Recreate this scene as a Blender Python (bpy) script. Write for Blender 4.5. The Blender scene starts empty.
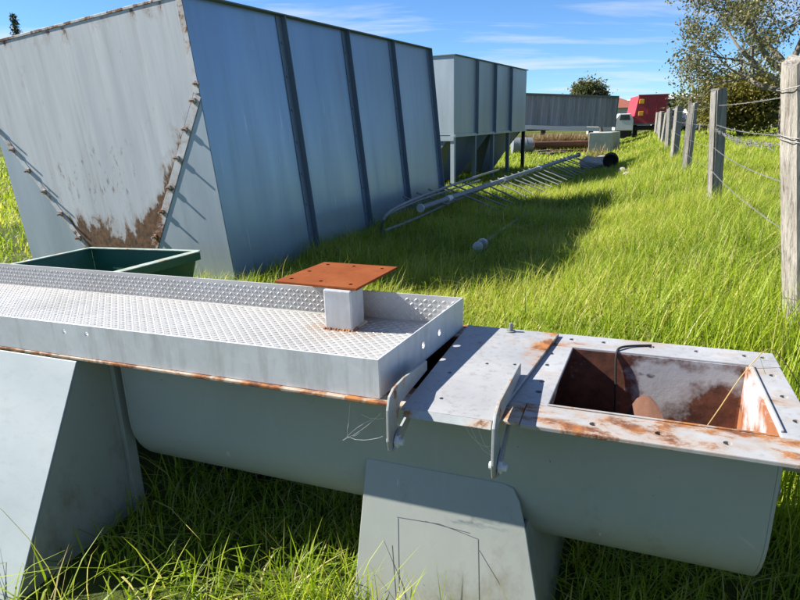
import bpy, bmesh, math, random
import numpy as np
from mathutils import Vector, Matrix

random.seed(7)
RNG = np.random.default_rng(11)
S = bpy.context.scene
COL = S.collection
rad = math.radians

# ------------------------------------------------------------------ camera
PITCH, ROLL, FPX, CZ = rad(16.5), rad(1.5), 600.0, 1.55
_fw = Vector((0, math.cos(PITCH), -math.sin(PITCH)))
_r0 = Vector((1, 0, 0)); _u0 = _r0.cross(_fw)
CR = _r0 * math.cos(ROLL) - _u0 * math.sin(ROLL)
CU = _r0 * math.sin(ROLL) + _u0 * math.cos(ROLL)
CF = _fw
CO = Vector((0, 0, CZ))
cam_d = bpy.data.cameras.new('camera')
cam = bpy.data.objects.new('camera', cam_d)
COL.objects.link(cam)
cam.matrix_world = Matrix(((CR.x, CU.x, -CF.x, CO.x), (CR.y, CU.y, -CF.y, CO.y), (CR.z, CU.z, -CF.z, CO.z), (0, 0, 0, 1)))
cam_d.sensor_width = 36; cam_d.lens = 36 * FPX / 800
cam_d.clip_start = 0.05; cam_d.clip_end = 3000
S.camera = cam

# ------------------------------------------------------------------ light and sky
SUN_AZ, SUN_EL = 102.0, 37.0            # direction in which the light travels, height of the sun
W = bpy.data.worlds.new('World'); S.world = W; W.use_nodes = True
wn, wl = W.node_tree.nodes, W.node_tree.links
wn.clear()
sky = wn.new('ShaderNodeTexSky'); sky.sky_type = 'NISHITA'; sky.sun_disc = False
sky.sun_elevation = rad(SUN_EL); sky.sun_rotation = rad((SUN_AZ + 180) % 360)
sky.altitude = 1800; sky.air_density = 1.0; sky.dust_density = 0.0; sky.ozone_density = 4.0
tc = wn.new('ShaderNodeTexCoord')
sep = wn.new('ShaderNodeSeparateXYZ'); wl.new(tc.outputs['Generated'], sep.inputs[0])
def wmath(op, a, b=None, clamp=False):
    n = wn.new('ShaderNodeMath'); n.operation = op; n.use_clamp = clamp
    for i, v in enumerate((a, b)):
        if v is None: continue
        if isinstance(v, (int, float)): n.inputs[i].default_value = v
        else: wl.new(v, n.inputs[i])
    return n.outputs[0]
zz = wmath('ADD', wmath('MAXIMUM', sep.outputs[2], 0.0), 0.12)
cx = wmath('DIVIDE', sep.outputs[0], zz); cy = wmath('DIVIDE', sep.outputs[1], zz)
comb = wn.new('ShaderNodeCombineXYZ')
wl.new(wmath('MULTIPLY', wmath('ADD', cx, wmath('MULTIPLY', cy, 0.25)), 0.55), comb.inputs[0])
wl.new(wmath('ADD', wmath('MULTIPLY', cy, 1.7), 3.7), comb.inputs[1])
cn = wn.new('ShaderNodeTexNoise'); cn.inputs['Scale'].default_value = 0.95; cn.inputs['Detail'].default_value = 9
cn.inputs['Roughness'].default_value = 0.58; cn.inputs['Distortion'].default_value = 0.35
wl.new(comb.outputs[0], cn.inputs['Vector'])
cr = wn.new('ShaderNodeValToRGB'); wl.new(cn.outputs[0], cr.inputs[0])
cr.color_ramp.elements[0].position = 0.49; cr.color_ramp.elements[0].color = (0, 0, 0, 1)
cr.color_ramp.elements[1].position = 0.73; cr.color_ramp.elements[1].color = (0.9, 0.9, 0.9, 1)
tint = wn.new('ShaderNodeMix'); tint.data_type = 'RGBA'; tint.blend_type = 'MULTIPLY'; tint.inputs[0].default_value = 1.0
wl.new(sky.outputs[0], tint.inputs[6]); tint.inputs[7].default_value = (0.78, 1.05, 1.32, 1)
mixw = wn.new('ShaderNodeMix'); mixw.data_type = 'RGBA'
wl.new(cr.outputs[0], mixw.inputs[0]); wl.new(tint.outputs[2], mixw.inputs[6]); mixw.inputs[7].default_value = (6.8, 7.2, 7.7, 1)
bg = wn.new('ShaderNodeBackground'); bg.inputs['Strength'].default_value = 0.05
wl.new(mixw.outputs[2], bg.inputs[0])
wo = wn.new('ShaderNodeOutputWorld'); wl.new(bg.outputs[0], wo.inputs[0])
sd = bpy.data.lights.new('sun', 'SUN'); sd.energy = 5.0; sd.angle = rad(0.53); sd.color = (1.0, 0.955, 0.88)
sun = bpy.data.objects.new('sun', sd); COL.objects.link(sun)
SD = Vector((math.sin(rad(SUN_AZ)) * math.cos(rad(SUN_EL)), math.cos(rad(SUN_AZ)) * math.cos(rad(SUN_EL)), -math.sin(rad(SUN_EL))))
sun.rotation_euler = SD.to_track_quat('-Z', 'Y').to_euler(); sun.location = (-20, 6, 18)
S.view_settings.view_transform = 'Standard'; S.view_settings.look = 'None'
S.view_settings.gamma = 1; S.view_settings.exposure = 1.42
S.view_settings.use_curve_mapping = False
S.render.engine = 'CYCLES'

# ------------------------------------------------------------------ picture directions -> places
def ray(x, y): return CR * ((x - 400) / FPX) + CU * ((300 - y) / FPX) + CF
def onz(x, y, z):
    d = ray(x, y); return CO + d * ((z - CZ) / d.z)
def ony(x, y, yy):
    d = ray(x, y); return CO + d * (yy / d.y)

FP0 = (2.10, 2.97); FD = (0.3675, 0.9300); FN = (-0.9300, 0.3675)     # fence line
H1P = (-1.628, 5.824, 0.0)
H1M = Matrix(((0.917, 0.389, -0.087), (-0.389, 0.921, 0.016), (0.087, 0.020, 0.996)))
def sst(a, b, x):
    t = np.clip((x - a) / (b - a), 0, 1); return t * t * (3 - 2 * t)
def G(x, y):
    x = np.asarray(x, float); y = np.asarray(y, float)
    df = (x - FP0[0]) * FN[0] + (y - FP0[1]) * FN[1]
    ccl = (x - 0.935) * 0.934 - (y - 1.242) * 0.358; cct = (x - 0.935) * 0.358 + (y - 1.242) * 0.934   # the bank stops short of the conveyor
    z = (0.42 * (1 - sst(-0.2, 2.4, df)) + 0.012 * np.clip(-df, 0, 40)) * sst(0.0, 0.85, np.maximum(ccl - 0.12, cct - 0.84))
    xh = (x - H1P[0]) * 0.921 - (y - H1P[1]) * 0.389
    yh = (x - H1P[0]) * 0.389 + (y - H1P[1]) * 0.921
    w = sst(-1.6, 0.0, yh) * (1 - sst(7.0, 10.0, yh)) * (1 - sst(0.0, 1.6, xh))
    z = z - 0.0945 * np.clip(-xh, 0, 3.2) * w + 0.0217 * np.clip(yh, 0, 6.6) * w
    z = z - 0.155 * sst(11.5, 14.5, y) * sst(-0.5, 2.5, df)
    z = z + 0.03 * np.sin(x * 1.3 + 0.7) * np.sin(y * 0.9) * sst(3.5, 6, y) * (1 - w) * (1 - sst(12, 14, y))
    z = z + 0.05 * np.sin(x * 0.31 + 1) * np.sin(y * 0.23 + 2) * sst(22, 30, y)
    return z
def gz(x, y): return float(G(x, y))
def gp(px, py, up=0.0):
    d = ray(px, py); k = 0.5; 
    while k < 400:
        p = CO + d * k
        if p.z <= gz(p.x, p.y) + up: return p
        k *= 1.004
    return p

# ------------------------------------------------------------------ mesh builder
class MB:
    def __init__(s): s.v = []; s.f = []
    def add(s, vs, fs):
        o = len(s.v); s.v += [tuple(v) for v in vs]; s.f += [tuple(i + o for i in f) for f in fs]; return s
    def box(s, x0, x1, y0, y1, z0, z1):
        return s.add([(x0, y0, z0), (x1, y0, z0), (x1, y1, z0), (x0, y1, z0), (x0, y0, z1), (x1, y0, z1), (x1, y1, z1), (x0, y1, z1)],
                     [(0, 3, 2, 1), (4, 5, 6, 7), (0, 1, 5, 4), (1, 2, 6, 5), (2, 3, 7, 6), (3, 0, 4, 7)])
    def prism(s, pts, vec):
        n = len(pts); p = [Vector(q) for q in pts]; w = Vector(vec)
        return s.add(p + [q + w for q in p], [tuple(range(n))[::-1], tuple(range(n, 2 * n))] + [(i, (i + 1) % n, n + (i + 1) % n, n + i) for i in range(n)])
    def tube(s, path, r, n=8, caps=True, rn=None):
        path = [Vector(p) for p in path]; m = len(path)
        if isinstance(r, (int, float)): r = [r] * m
        up = None; rings = []
        for i, p in enumerate(path):
            t = (path[min(i + 1, m - 1)] - path[max(i - 1, 0)]).normalized()
            if up is None:
                up = t.orthogonal().normalized()
            else:
                up = (up - t * up.dot(t)); up = up.normalized() if up.length > 1e-6 else t.orthogonal().normalized()
            b = t.cross(up)
            rings.append([p + (up * math.cos(2 * math.pi * k / n) + b * math.sin(2 * math.pi * k / n)) * (r[i] * (rn(i, k) if rn else 1)) for k in range(n)])
        vs = [q for rg in rings for q in rg]; fs = []
        for i in range(m - 1):
            for k in range(n):
                a, b2 = i * n + k, i * n + (k + 1) % n
                fs.append((a, b2, b2 + n, a + n))
        if caps: fs += [tuple(range(n))[::-1], tuple(range((m - 1) * n, m * n))]
        return s.add(vs, fs)
    def cyl(s, a, b, r, n=16): return s.tube([a, b], r, n)
    def mesh(s, name):
        me = bpy.data.meshes.new(name); me.from_pydata(s.v, [], s.f); me.update(); return me
    def build(s, name, mat, parent=None, bevel=0, smooth=False, wn_=False):
        me = s.mesh(name)
        bm = bmesh.new(); bm.from_mesh(me); bmesh.ops.recalc_face_normals(bm, faces=bm.faces); bm.to_mesh(me); bm.free()
        o = bpy.data.objects.new(name, me); COL.objects.link(o)
        me.materials.append(mat)
        if parent: o.parent = parent
        if bevel:
            m = o.modifiers.new('bevel', 'BEVEL'); m.width = bevel; m.segments = 2; m.limit_method = 'ANGLE'; m.angle_limit = rad(40)
        if smooth:
            for p in me.polygons: p.use_smooth = True
            if smooth != 'all': me.set_sharp_from_angle(angle=rad(38))
        return o
def empty(name, label, cat, loc=(0, 0, 0), rz=0, group=None, mw=None):
    o = bpy.data.objects.new(name, None); COL.objects.link(o)
    o.empty_display_size = 0.2
    if mw: o.matrix_world = mw
    else: o.location = loc; o.rotation_euler = (0, 0, rz)
    return tag(o, label, cat, group)
def tag(o, label, cat, group=None):
    o['label'] = label; o['category'] = cat
    if group: o['group'] = group
    return o
def link_copy(o, parent=None):
    c = o.copy(); COL.objects.link(c); c.parent = parent; return c
def cut_holes(o, cyls, r, n=12):
    """real holes: cyls = list of (a, b) axis ends in the object's own space"""
    mb = MB()
    for a, b in cyls: mb.cyl(a, b, r, n)
    me = mb.mesh('cutter')
    bm = bmesh.new(); bm.from_mesh(me); bmesh.ops.recalc_face_normals(bm, faces=bm.faces); bm.to_mesh(me); bm.free()
    c = bpy.data.objects.new('cutter', me); COL.objects.link(c)
    mats = list(o.data.materials)
    par = o.parent; o.parent = None
    keep = o.matrix_basis.copy(); o.matrix_basis = Matrix.Identity(4)
    m = o.modifiers.new('holes', 'BOOLEAN'); m.object = c; m.operation = 'DIFFERENCE'; m.solver = 'EXACT'
    dg = bpy.context.evaluated_depsgraph_get(); dg.update()
    nm = bpy.data.meshes.new_from_object(o.evaluated_get(dg))
    o.modifiers.clear(); o.data = nm
    nm.materials.clear()
    for q in mats: nm.materials.append(q)
    o.matrix_basis = keep; o.parent = par
    bpy.data.objects.remove(c)

# ------------------------------------------------------------------ materials
class NT:
    def __init__(s, name):
        s.m = bpy.data.materials.new(name); s.m.use_nodes = True
        s.n, s.l = s.m.node_tree.nodes, s.m.node_tree.links; s.n.clear()
        s.out = s.n.new('ShaderNodeOutputMaterial')
        s.p = s.n.new('ShaderNodeBsdfPrincipled'); s.l.new(s.p.outputs[0], s.out.inputs[0])
        s.tc = s.n.new('ShaderNodeTexCoord').outputs['Object']
    def put(s, sock, v):
        if hasattr(v, 'links'): s.l.new(v, sock)
        else: sock.default_value = v
    def math(s, op, a, b=0.0, clamp=False):
        n = s.n.new('ShaderNodeMath'); n.operation = op; n.use_clamp = clamp
        s.put(n.inputs[0], a); s.put(n.inputs[1], b); return n.outputs[0]
    def noise(s, scale, detail=5, rough=0.6, stretch=(1, 1, 1), off=(0, 0, 0), dist=0.0):
        mp = s.n.new('ShaderNodeMapping'); mp.inputs['Scale'].default_value = stretch; mp.inputs['Location'].default_value = off
        s.l.new(s.tc, mp.inputs[0])
        n = s.n.new('ShaderNodeTexNoise'); n.inputs['Scale'].default_value = scale; n.inputs['Detail'].default_value = detail
        n.inputs['Roughness'].default_value = rough; n.inputs['Distortion'].default_value = dist
        s.l.new(mp.outputs[0], n.inputs['Vector']); return n.outputs[0]
    def voro(s, scale, stretch=(1, 1, 1), feat='F1', out=0):
        mp = s.n.new('ShaderNodeMapping'); mp.inputs['Scale'].default_value = stretch; s.l.new(s.tc, mp.inputs[0])
        n = s.n.new('ShaderNodeTexVoronoi'); n.inputs['Scale'].default_value = scale; n.feature = feat
        s.l.new(mp.outputs[0], n.inputs['Vector']); return n.outputs[out]
    def ramp(s, f, *stops):
        n = s.n.new('ShaderNodeValToRGB'); s.put(n.inputs[0], f); e = n.color_ramp.elements
        while len(e) < len(stops): e.new(0.5)
        for q, (p, c) in zip(e, stops):
            q.position = p; q.color = (c, c, c, 1) if isinstance(c, (int, float)) else (*c[:3], 1)
        return n.outputs[0]
    def mix(s, f, a, b, mode='MIX'):
        n = s.n.new('ShaderNodeMix'); n.data_type = 'RGBA'; n.blend_type = mode
        s.put(n.inputs[0], f)
        for i, v in ((6, a), (7, b)): s.put(n.inputs[i], (*v[:3], 1) if isinstance(v, (tuple, list)) else v)
        return n.outputs[2]
    def coord(s, ax):
        n = s.n.new('ShaderNodeSeparateXYZ'); s.l.new(s.tc, n.inputs[0]); return n.outputs[ax]
    def mr(s, v, a, b, c=0.0, d=1.0):
        n = s.n.new('ShaderNodeMapRange'); s.put(n.inputs[0], v)
        for i, q in enumerate((a, b, c, d)): n.inputs[i + 1].default_value = q
        return n.outputs[0]
    def bump(s, h, strength=0.3, dist=0.01):
        n = s.n.new('ShaderNodeBump'); n.inputs['Strength'].default_value = strength; n.inputs['Distance'].default_value = dist
        s.l.new(h, n.inputs['Height']); s.l.new(n.outputs[0], s.p.inputs['Normal'])
    def fin(s, col, rough=0.5, metal=0.0, spec=0.5):
        s.put(s.p.inputs['Base Color'], (*col[:3], 1) if isinstance(col, tuple) else col)
        s.put(s.p.inputs['Roughness'], rough); s.put(s.p.inputs['Metallic'], metal)
        s.p.inputs['Specular IOR Level'].default_value = spec
        return s.m

RUST1, RUST2, RUST3 = (0.20, 0.066, 0.020), (0.080, 0.032, 0.018), (0.34, 0.135, 0.034)
def plain(name, col, rough=0.6, metal=0.0, var=0.25, scale=6, bump=0.1):
    t = NT(name); n = t.noise(scale, 6)
    c = t.mix(n, tuple(q * (1 - var) for q in col), tuple(min(1, q * (1 + var)) for q in col))
    t.bump(t.noise(scale * 6, 4), bump, 0.004)
    return t.fin(c, rough, metal)
def rusty_paint(name, c0, c1, rust=0.0, rough=0.5, metal=0.0, scale=3.0, stretch=(1, 1, 1), masks=(), dirt=0.25, bump=0.25, rscale=5.0, roff=(0, 0, 0), rstretch=(1, 1, 1), dark=0.0):
    """weathered sheet: two tones, rust patches where noise + placed stains exceed a limit, dirt specks"""
    t = NT(name)
    n1 = t.noise(scale, 6, 0.62, stretch)
    base = t.mix(t.ramp(n1, (0.3, 0.0), (0.72, 1.0)), c0, c1)
    n4 = t.noise(scale * 9, 5, 0.7, stretch, (3, 1, 2))
    base = t.mix(t.math('MULTIPLY', t.ramp(n4, (0.52, 0.0), (0.75, 1.0)), dirt), base, (0.10, 0.085, 0.065))
    n2 = t.noise(rscale, 9, 0.68, rstretch, roff, 0.3)
    v = t.math('ADD', n2, rust)
    for ax, a, b, amt in masks:
        v = t.math('ADD', v, t.mr(t.coord(ax), a, b, 0.0, amt))
    f = t.ramp(v, (0.60, 0.0), (0.67, 1.0))
    halo = t.ramp(v, (0.50, 0.0), (0.64, 0.55))
    n3 = t.noise(rscale * 7, 6, 0.7)
    rc = t.mix(t.ramp(n3, (0.35, 0.0), (0.65, 1.0)), RUST2, RUST1)
    rc = t.mix(t.ramp(t.noise(rscale * 3, 5), (0.44, 0.0), (0.60, 0.85)), rc, RUST3)
    if dark: rc = t.mix(dark, rc, (0.035, 0.020, 0.014))
    col = t.mix(halo, base, (0.30, 0.165, 0.070))
    col = t.mix(f, col, rc)
    r = t.math('ADD', t.math('MULTIPLY', f, 0.85 - rough), t.math('ADD', t.math('MULTIPLY', n1, 0.25), rough - 0.12))
    mt = t.math('MULTIPLY', t.math('SUBTRACT', 1.0, f), metal)
    t.bump(t.math('ADD', t.math('MULTIPLY', f, t.math('ADD', n3, 0.3)), t.math('MULTIPLY', n4, 0.15)), bump, 0.004)
    return t.fin(col, r, mt, 0.45)

def vpanel_mat():
    t = NT('weathered_pale_grey_sheet'); x, z = t.coord(0), t.coord(2)
    n1 = t.noise(1.5, 6, 0.62, (3.2, 3, 0.30)); n2 = t.noise(7, 7, 0.7, (3.0, 3, 0.22), (3, 1, 2))
    base = t.mix(t.ramp(n1, (0.3, 0.0), (0.72, 1.0)), (0.37, 0.39, 0.41), (0.50, 0.515, 0.525))
    base = t.mix(t.ramp(n2, (0.60, 0.0), (0.72, 0.35)), base, (0.66, 0.67, 0.68))
    base = t.mix(t.ramp(t.noise(3, 6, 0.7, (3, 3, 0.15), (8, 8, 2)), (0.52, 0.0), (0.75, 0.4)), base, (0.20, 0.17, 0.15))
    # brown crust at the foot of the V, drips above it, along the right seam and at the top edge
    dx = t.math('ABSOLUTE', t.math('ADD', x, 1.45))
    foot = t.mr(z, 0.98, 0.46, 0.0, 0.40)
    seam = t.math('SUBTRACT', dx, t.math('ADD', t.math('MULTIPLY', z, 0.67), 0.137))   # 0 on the diagonals
    sm = t.mr(t.math('ABSOLUTE', seam), 0.0, 0.22, 0.34, 0.0)
    sm = t.math('MULTIPLY', sm, t.math('MULTIPLY', t.mr(x, -1.8, -1.0, 0.35, 1.0), t.mr(z, 1.75, 0.95, 0.30, 1.0)))
    topm = t.math('MULTIPLY', t.mr(z, 2.50, 2.66, 0.0, 0.13), 1.0)
    n3 = t.noise(3.5, 10, 0.72, (1.6, 1, 0.9), (4, 2, 7), 0.4)
    v = t.math('ADD', t.math('ADD', n3, foot), t.math('ADD', sm, topm))
    f = t.ramp(v, (0.70, 0.0), (0.755, 1.0))
    specks = t.ramp(t.noise(11, 6, 0.75, (1, 1, 0.6), (1, 7, 3)), (0.69, 0.0), (0.715, 0.9))
    band = t.math('MULTIPLY', t.math('MULTIPLY', t.mr(z, 0.85, 1.05, 0.0, 1.0), t.mr(z, 1.75, 1.40, 0.0, 1.0)), t.math('MULTIPLY', t.mr(x, -2.35, -2.05, 0.0, 1.0), t.mr(x, -0.75, -1.05, 0.0, 1.0)))
    sp2 = t.ramp(t.math('ADD', t.noise(9, 9, 0.78, (1.4, 1, 0.55), (6, 2, 1)), t.math('MULTIPLY', band, 0.085)), (0.635, 0.0), (0.70, 0.55))
    f = t.math('MAXIMUM', f, t.math('MAXIMUM', specks, t.math('MULTIPLY', sp2, t.math('ADD', band, 0.15))))
    rc = t.mix(t.ramp(t.noise(22, 6, 0.7), (0.35, 0.0), (0.65, 1.0)), (0.045, 0.028, 0.018), (0.19, 0.095, 0.045))
    c = t.mix(t.ramp(v, (0.60, 0.0), (0.72, 0.5)), base, (0.27, 0.21, 0.165))
    c = t.mix(f, c, rc)
    t.bump(t.math('ADD', t.math('MULTIPLY', f, 0.6), t.noise(1.2, 3, 0.5)), 0.2, 0.012)
    return t.fin(c, 0.6, 0.0, 0.35)
M_vpanel = vpanel_mat()
M_vedge = rusty_paint('pale_flange_strip', (0.40, 0.41, 0.42), (0.52, 0.53, 0.53), 0.0, 0.55, 0.0, 2.5, masks=((2, 1.5, 0.5, 0.11), (2, 2.0, 2.6, 0.13)), rscale=6.5, roff=(1, 5, 2), dark=0.4)
M_galv = rusty_paint('galvanised_skirt', (0.27, 0.32, 0.36), (0.36, 0.41, 0.45), -0.14, 0.48, 0.35, 1.4, (2.5, 2.5, 0.3), dirt=0.10, rscale=3)
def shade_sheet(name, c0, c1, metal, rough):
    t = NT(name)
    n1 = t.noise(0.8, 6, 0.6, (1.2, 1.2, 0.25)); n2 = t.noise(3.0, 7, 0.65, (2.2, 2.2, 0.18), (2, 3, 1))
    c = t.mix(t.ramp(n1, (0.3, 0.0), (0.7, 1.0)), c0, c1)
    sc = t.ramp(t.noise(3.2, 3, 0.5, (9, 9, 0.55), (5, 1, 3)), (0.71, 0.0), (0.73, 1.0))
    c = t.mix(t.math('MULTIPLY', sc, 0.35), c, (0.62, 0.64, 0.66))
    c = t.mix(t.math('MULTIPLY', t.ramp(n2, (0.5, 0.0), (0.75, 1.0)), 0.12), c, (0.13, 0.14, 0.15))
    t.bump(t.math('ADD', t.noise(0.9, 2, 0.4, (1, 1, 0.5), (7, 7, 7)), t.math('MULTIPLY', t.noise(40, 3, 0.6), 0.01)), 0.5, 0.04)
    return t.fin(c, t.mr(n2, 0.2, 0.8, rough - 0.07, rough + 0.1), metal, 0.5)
M_side = shade_sheet('sky_tinted_galvanised_sheet', (0.215, 0.29, 0.385), (0.285, 0.36, 0.45), 0.62, 0.35)  # sky blue of the shaded sides is put into the base colour
M_side2 = shade_sheet('dull_sky_tinted_galvanised_sheet', (0.24, 0.29, 0.34), (0.33, 0.38, 0.43), 0.5, 0.36)  # weaker sky blue in the base colour, for the second hopper's shaded sides
M_rib = shade_sheet('blue_grey_angle_steel', (0.10, 0.135, 0.18), (0.15, 0.19, 0.24), 0.35, 0.5)
M_rim = plain('dark_rim_steel', (0.12, 0.14, 0.13), 0.6, 0.3)
M_bolt = rusty_paint('rusted_bolt', (0.25, 0.22, 0.2), (0.4, 0.36, 0.33), 0.08, 0.6, 0.3, 20, rscale=18)
def trough_mat():
    t = NT('grey_green_painted_steel')
    n = t.noise(1.3, 6, 0.6); n2 = t.noise(9, 7, 0.7, (1.5, 1, 0.5), (3, 1, 2)); z = t.coord(2)
    c = t.mix(t.ramp(n, (0.3, 0.0), (0.7, 1.0)), (0.250, 0.264, 0.240), (0.300, 0.312, 0.284))
    c = t.mix(t.ramp(n2, (0.55, 0.0), (0.75, 0.30)), c, (0.36, 0.37, 0.34))
    v = t.math('ADD', t.noise(6, 8, 0.72, (1, 1, 0.6), (1, 4, 4)), t.mr(z, 0.45, 0.02, 0.0, 0.16))
    c = t.mix(t.ramp(v, (0.60, 0.0), (0.76, 0.55)), c, (0.15, 0.13, 0.085))
    c = t.mix(t.ramp(t.noise(30, 4, 0.6, (1, 1, 1), (9, 2, 2)), (0.73, 0.0), (0.75, 0.85)), c, (0.045, 0.04, 0.035))
    sc = t.ramp(t.noise(2.2, 2, 0.5, (14, 14, 1.2), (2, 6, 3)), (0.755, 0.0), (0.765, 1.0))
    c = t.mix(t.math('MULTIPLY', sc, 0.5), c, (0.5, 0.51, 0.5))
    t.bump(t.math('ADD', t.math('MULTIPLY', t.noise(2.4, 3, 0.5, (1, 1, 1), (5, 0, 0)), 1.0), t.math('MULTIPLY', n2, 0.06)), 0.22, 0.02)
    return t.fin(c, t.mr(n2, 0.3, 0.7, 0.42, 0.62), 0.0, 0.45)
M_trough = trough_mat()
def inner_mat():
    t = NT('rusted_inside_painted_light_and_shade')
    n = t.noise(5, 8, 0.65); n2 = t.noise(14, 7, 0.7, (1, 1, 1), (3, 3, 3))
    z = t.coord(2); x = t.coord(0)
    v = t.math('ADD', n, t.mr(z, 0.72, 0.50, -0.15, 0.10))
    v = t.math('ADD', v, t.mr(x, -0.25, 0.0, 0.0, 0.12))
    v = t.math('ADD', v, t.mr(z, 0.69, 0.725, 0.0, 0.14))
    v = t.math('ADD', v, t.mr(x, -0.32, -0.55, 0.0, 0.3))  # shade under the lid, painted in as extra dark rust
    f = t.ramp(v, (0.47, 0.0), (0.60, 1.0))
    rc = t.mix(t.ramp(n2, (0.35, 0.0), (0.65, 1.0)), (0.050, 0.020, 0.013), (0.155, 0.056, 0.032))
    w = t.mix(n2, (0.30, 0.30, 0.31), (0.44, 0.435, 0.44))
    rc = t.mix(t.mr(x, -0.030, -0.018, 0.0, 0.75), rc, (0.33, 0.125, 0.05))  # sunlit end face: its light painted in as brighter orange rust
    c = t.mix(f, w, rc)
    c = t.mix(t.ramp(t.noise(9, 3, 0.5, (1, 1, 1.6), (8, 1, 4)), (0.66, 0.0), (0.70, 0.8)), c, (0.045, 0.03, 0.022))
    t.bump(n2, 0.4, 0.004)
    return t.fin(c, 0.8, 0.0, 0.3)
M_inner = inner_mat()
M_flange = rusty_paint('chipped_white_grey_flange', (0.26, 0.265, 0.275), (0.36, 0.365, 0.37), -0.02, 0.5, 0.0, 4, dirt=0.45, rscale=4.5, roff=(2, 6, 1), rstretch=(0.8, 2.2, 1))
M_ffront = rusty_paint('rust_stained_flange_front', (0.27, 0.275, 0.28), (0.37, 0.37, 0.365), 0.085, 0.5, 0.0, 4, dirt=0.4, rscale=5.0, roff=(9, 3, 1), rstretch=(1.0, 1.8, 1), bump=0.4)
M_rustbar = rusty_paint('rusted_edge_bar', (0.30, 0.26, 0.22), (0.45, 0.40, 0.34), 0.13, 0.6, 0.0, 8, rscale=7)
M_lid = rusty_paint('grey_lid_plate', (0.27, 0.275, 0.28), (0.345, 0.345, 0.345), -0.11, 0.5, 0.1, 5, masks=((0, -0.76, -0.66, 0.17), (1, 0.30, 0.55, 0.06)), dirt=0.5, rscale=8, roff=(3, 3, 0), bump=0.15)
M_clamp = rusty_paint('grey_clamp_plate', (0.27, 0.29, 0.29), (0.37, 0.39, 0.385), 0.02, 0.5, 0.1, 9, dirt=0.2, rscale=9)
M_stand = rusty_paint('pale_stand_plate', (0.26, 0.295, 0.30), (0.325, 0.36, 0.362), -0.14, 0.5, 0.05, 1.8, (1, 4, 0.6), dirt=0.14, rscale=5)
def zinc(name, c0, c1, metal, rough, scale=16):
    t = NT(name)
    n = t.noise(3.2, 6, 0.6); v = t.voro(scale, (1, 1, 1), 'F1', 1)
    sv = t.n.new('ShaderNodeSeparateColor'); t.l.new(v, sv.inputs[0])
    c = t.mix(t.math('MULTIPLY', t.math('ADD', n, t.math('MULTIPLY', sv.outputs[0], 0.35)), 0.8), c0, c1)
    st = t.ramp(t.noise(7, 6, 0.7, (1.6, 1.6, 0.25), (1, 9, 4)), (0.50, 0.0), (0.75, 0.55))
    c = t.mix(st, c, (0.25, 0.23, 0.20))
    r1 = t.ramp(t.noise(6, 6, 0.65, (1, 1, 1), (5, 5, 1)), (0.70, 0.0), (0.76, 0.7))
    c = t.mix(r1, c, (0.38, 0.24, 0.10))
    t.bump(n, 0.08, 0.01)
    return t.fin(c, t.mr(n, 0.3, 0.7, rough - 0.06, rough + 0.1), metal, 0.5)
M_zinc = zinc('galvanised_tray_sheet', (0.50, 0.51, 0.53), (0.66, 0.67, 0.685), 0.20, 0.48, 40)
M_zinc2 = zinc('dull_galvanised_post', (0.30, 0.31, 0.32), (0.46, 0.465, 0.47), 0.2, 0.5, 30)
def tread_mat():
    t = NT('galvanised_checker_plate'); x, y = t.coord(0), t.coord(1)
    n = t.noise(3.2, 7, 0.65); n2 = t.noise(13, 7, 0.7, (1, 1, 1), (4, 4, 0))
    c = t.mix(n, (0.345, 0.345, 0.335), (0.46, 0.455, 0.44))
    c = t.mix(t.ramp(t.noise(1.7, 8, 0.68, (0.6, 1, 1), (2, 7, 0)), (0.50, 0.0), (0.70, 0.55)), c, (0.27, 0.255, 0.225))
    c = t.mix(t.ramp(n2, (0.60, 0.0), (0.74, 0.6)), c, (0.20, 0.175, 0.14))
    dx, dy = t.math('ADD', x, 1.465), t.math('SUBTRACT', y, 0.58)
    r = t.math('SQRT', t.math('ADD', t.math('MULTIPLY', dx, dx), t.math('MULTIPLY', dy, dy)))
    st = t.math('ADD', t.mr(r, 0.07, 0.26, 0.36, 0.0), t.math('MULTIPLY', t.noise(9, 8, 0.7, (1, 1, 1), (1, 1, 5)), 0.8))
    c = t.mix(t.ramp(st, (0.54, 0.0), (0.78, 0.6)), c, (0.27, 0.16, 0.08))
    return t.fin(c, t.mr(n2, 0.3, 0.7, 0.38, 0.6), 0.25, 0.5)
M_tread = tread_mat()
def rplate_mat():
    t = NT('orange_rust_plate'); n = t.noise(6, 9, 0.7); n2 = t.noise(40, 5, 0.7)
    c = t.mix(t.ramp(n, (0.3, 0.0), (0.7, 1.0)), (0.165, 0.042, 0.013), (0.225, 0.068, 0.022))
    c = t.mix(t.ramp(t.noise(3, 5, 0.6, (1, 1, 1), (4, 4, 4)), (0.6, 0.0), (0.7, 0.7)), c, (0.29, 0.115, 0.04))
    c = t.mix(t.ramp(n2, (0.55, 0.0), (0.75, 0.5)), c, (0.09, 0.03, 0.014))
    t.bump(n2, 0.35, 0.002); return t.fin(c, 0.95, 0.0, 0.08)
M_rplate = rplate_mat()
M_green = rusty_paint('dark_green_paint', (0.010, 0.075, 0.042), (0.016, 0.105, 0.058), -0.10, 0.42, 0.0, 3, dirt=0.25, rscale=6)
M_greenrim = rusty_paint('worn_green_rim', (0.16, 0.24, 0.20), (0.42, 0.47, 0.42), -0.02, 0.5, 0.0, 9, dirt=0.3, rscale=8)
M_tube = plain('dull_galvanised_tube', (0.20, 0.21, 0.215), 0.55, 0.3, 0.3, 4)
M_flight = plain('rusty_screw_flight', (0.105, 0.045, 0.026), 0.9, 0, 0.45, 14, 0.5)
M_black = plain('black_rubber', (0.014, 0.013, 0.012), 0.8)
M_scribe = plain('pencil_line', (0.10, 0.10, 0.10), 0.8)
M_wire = plain('fence_wire', (0.22, 0.215, 0.20), 0.6, 0.4)
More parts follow.
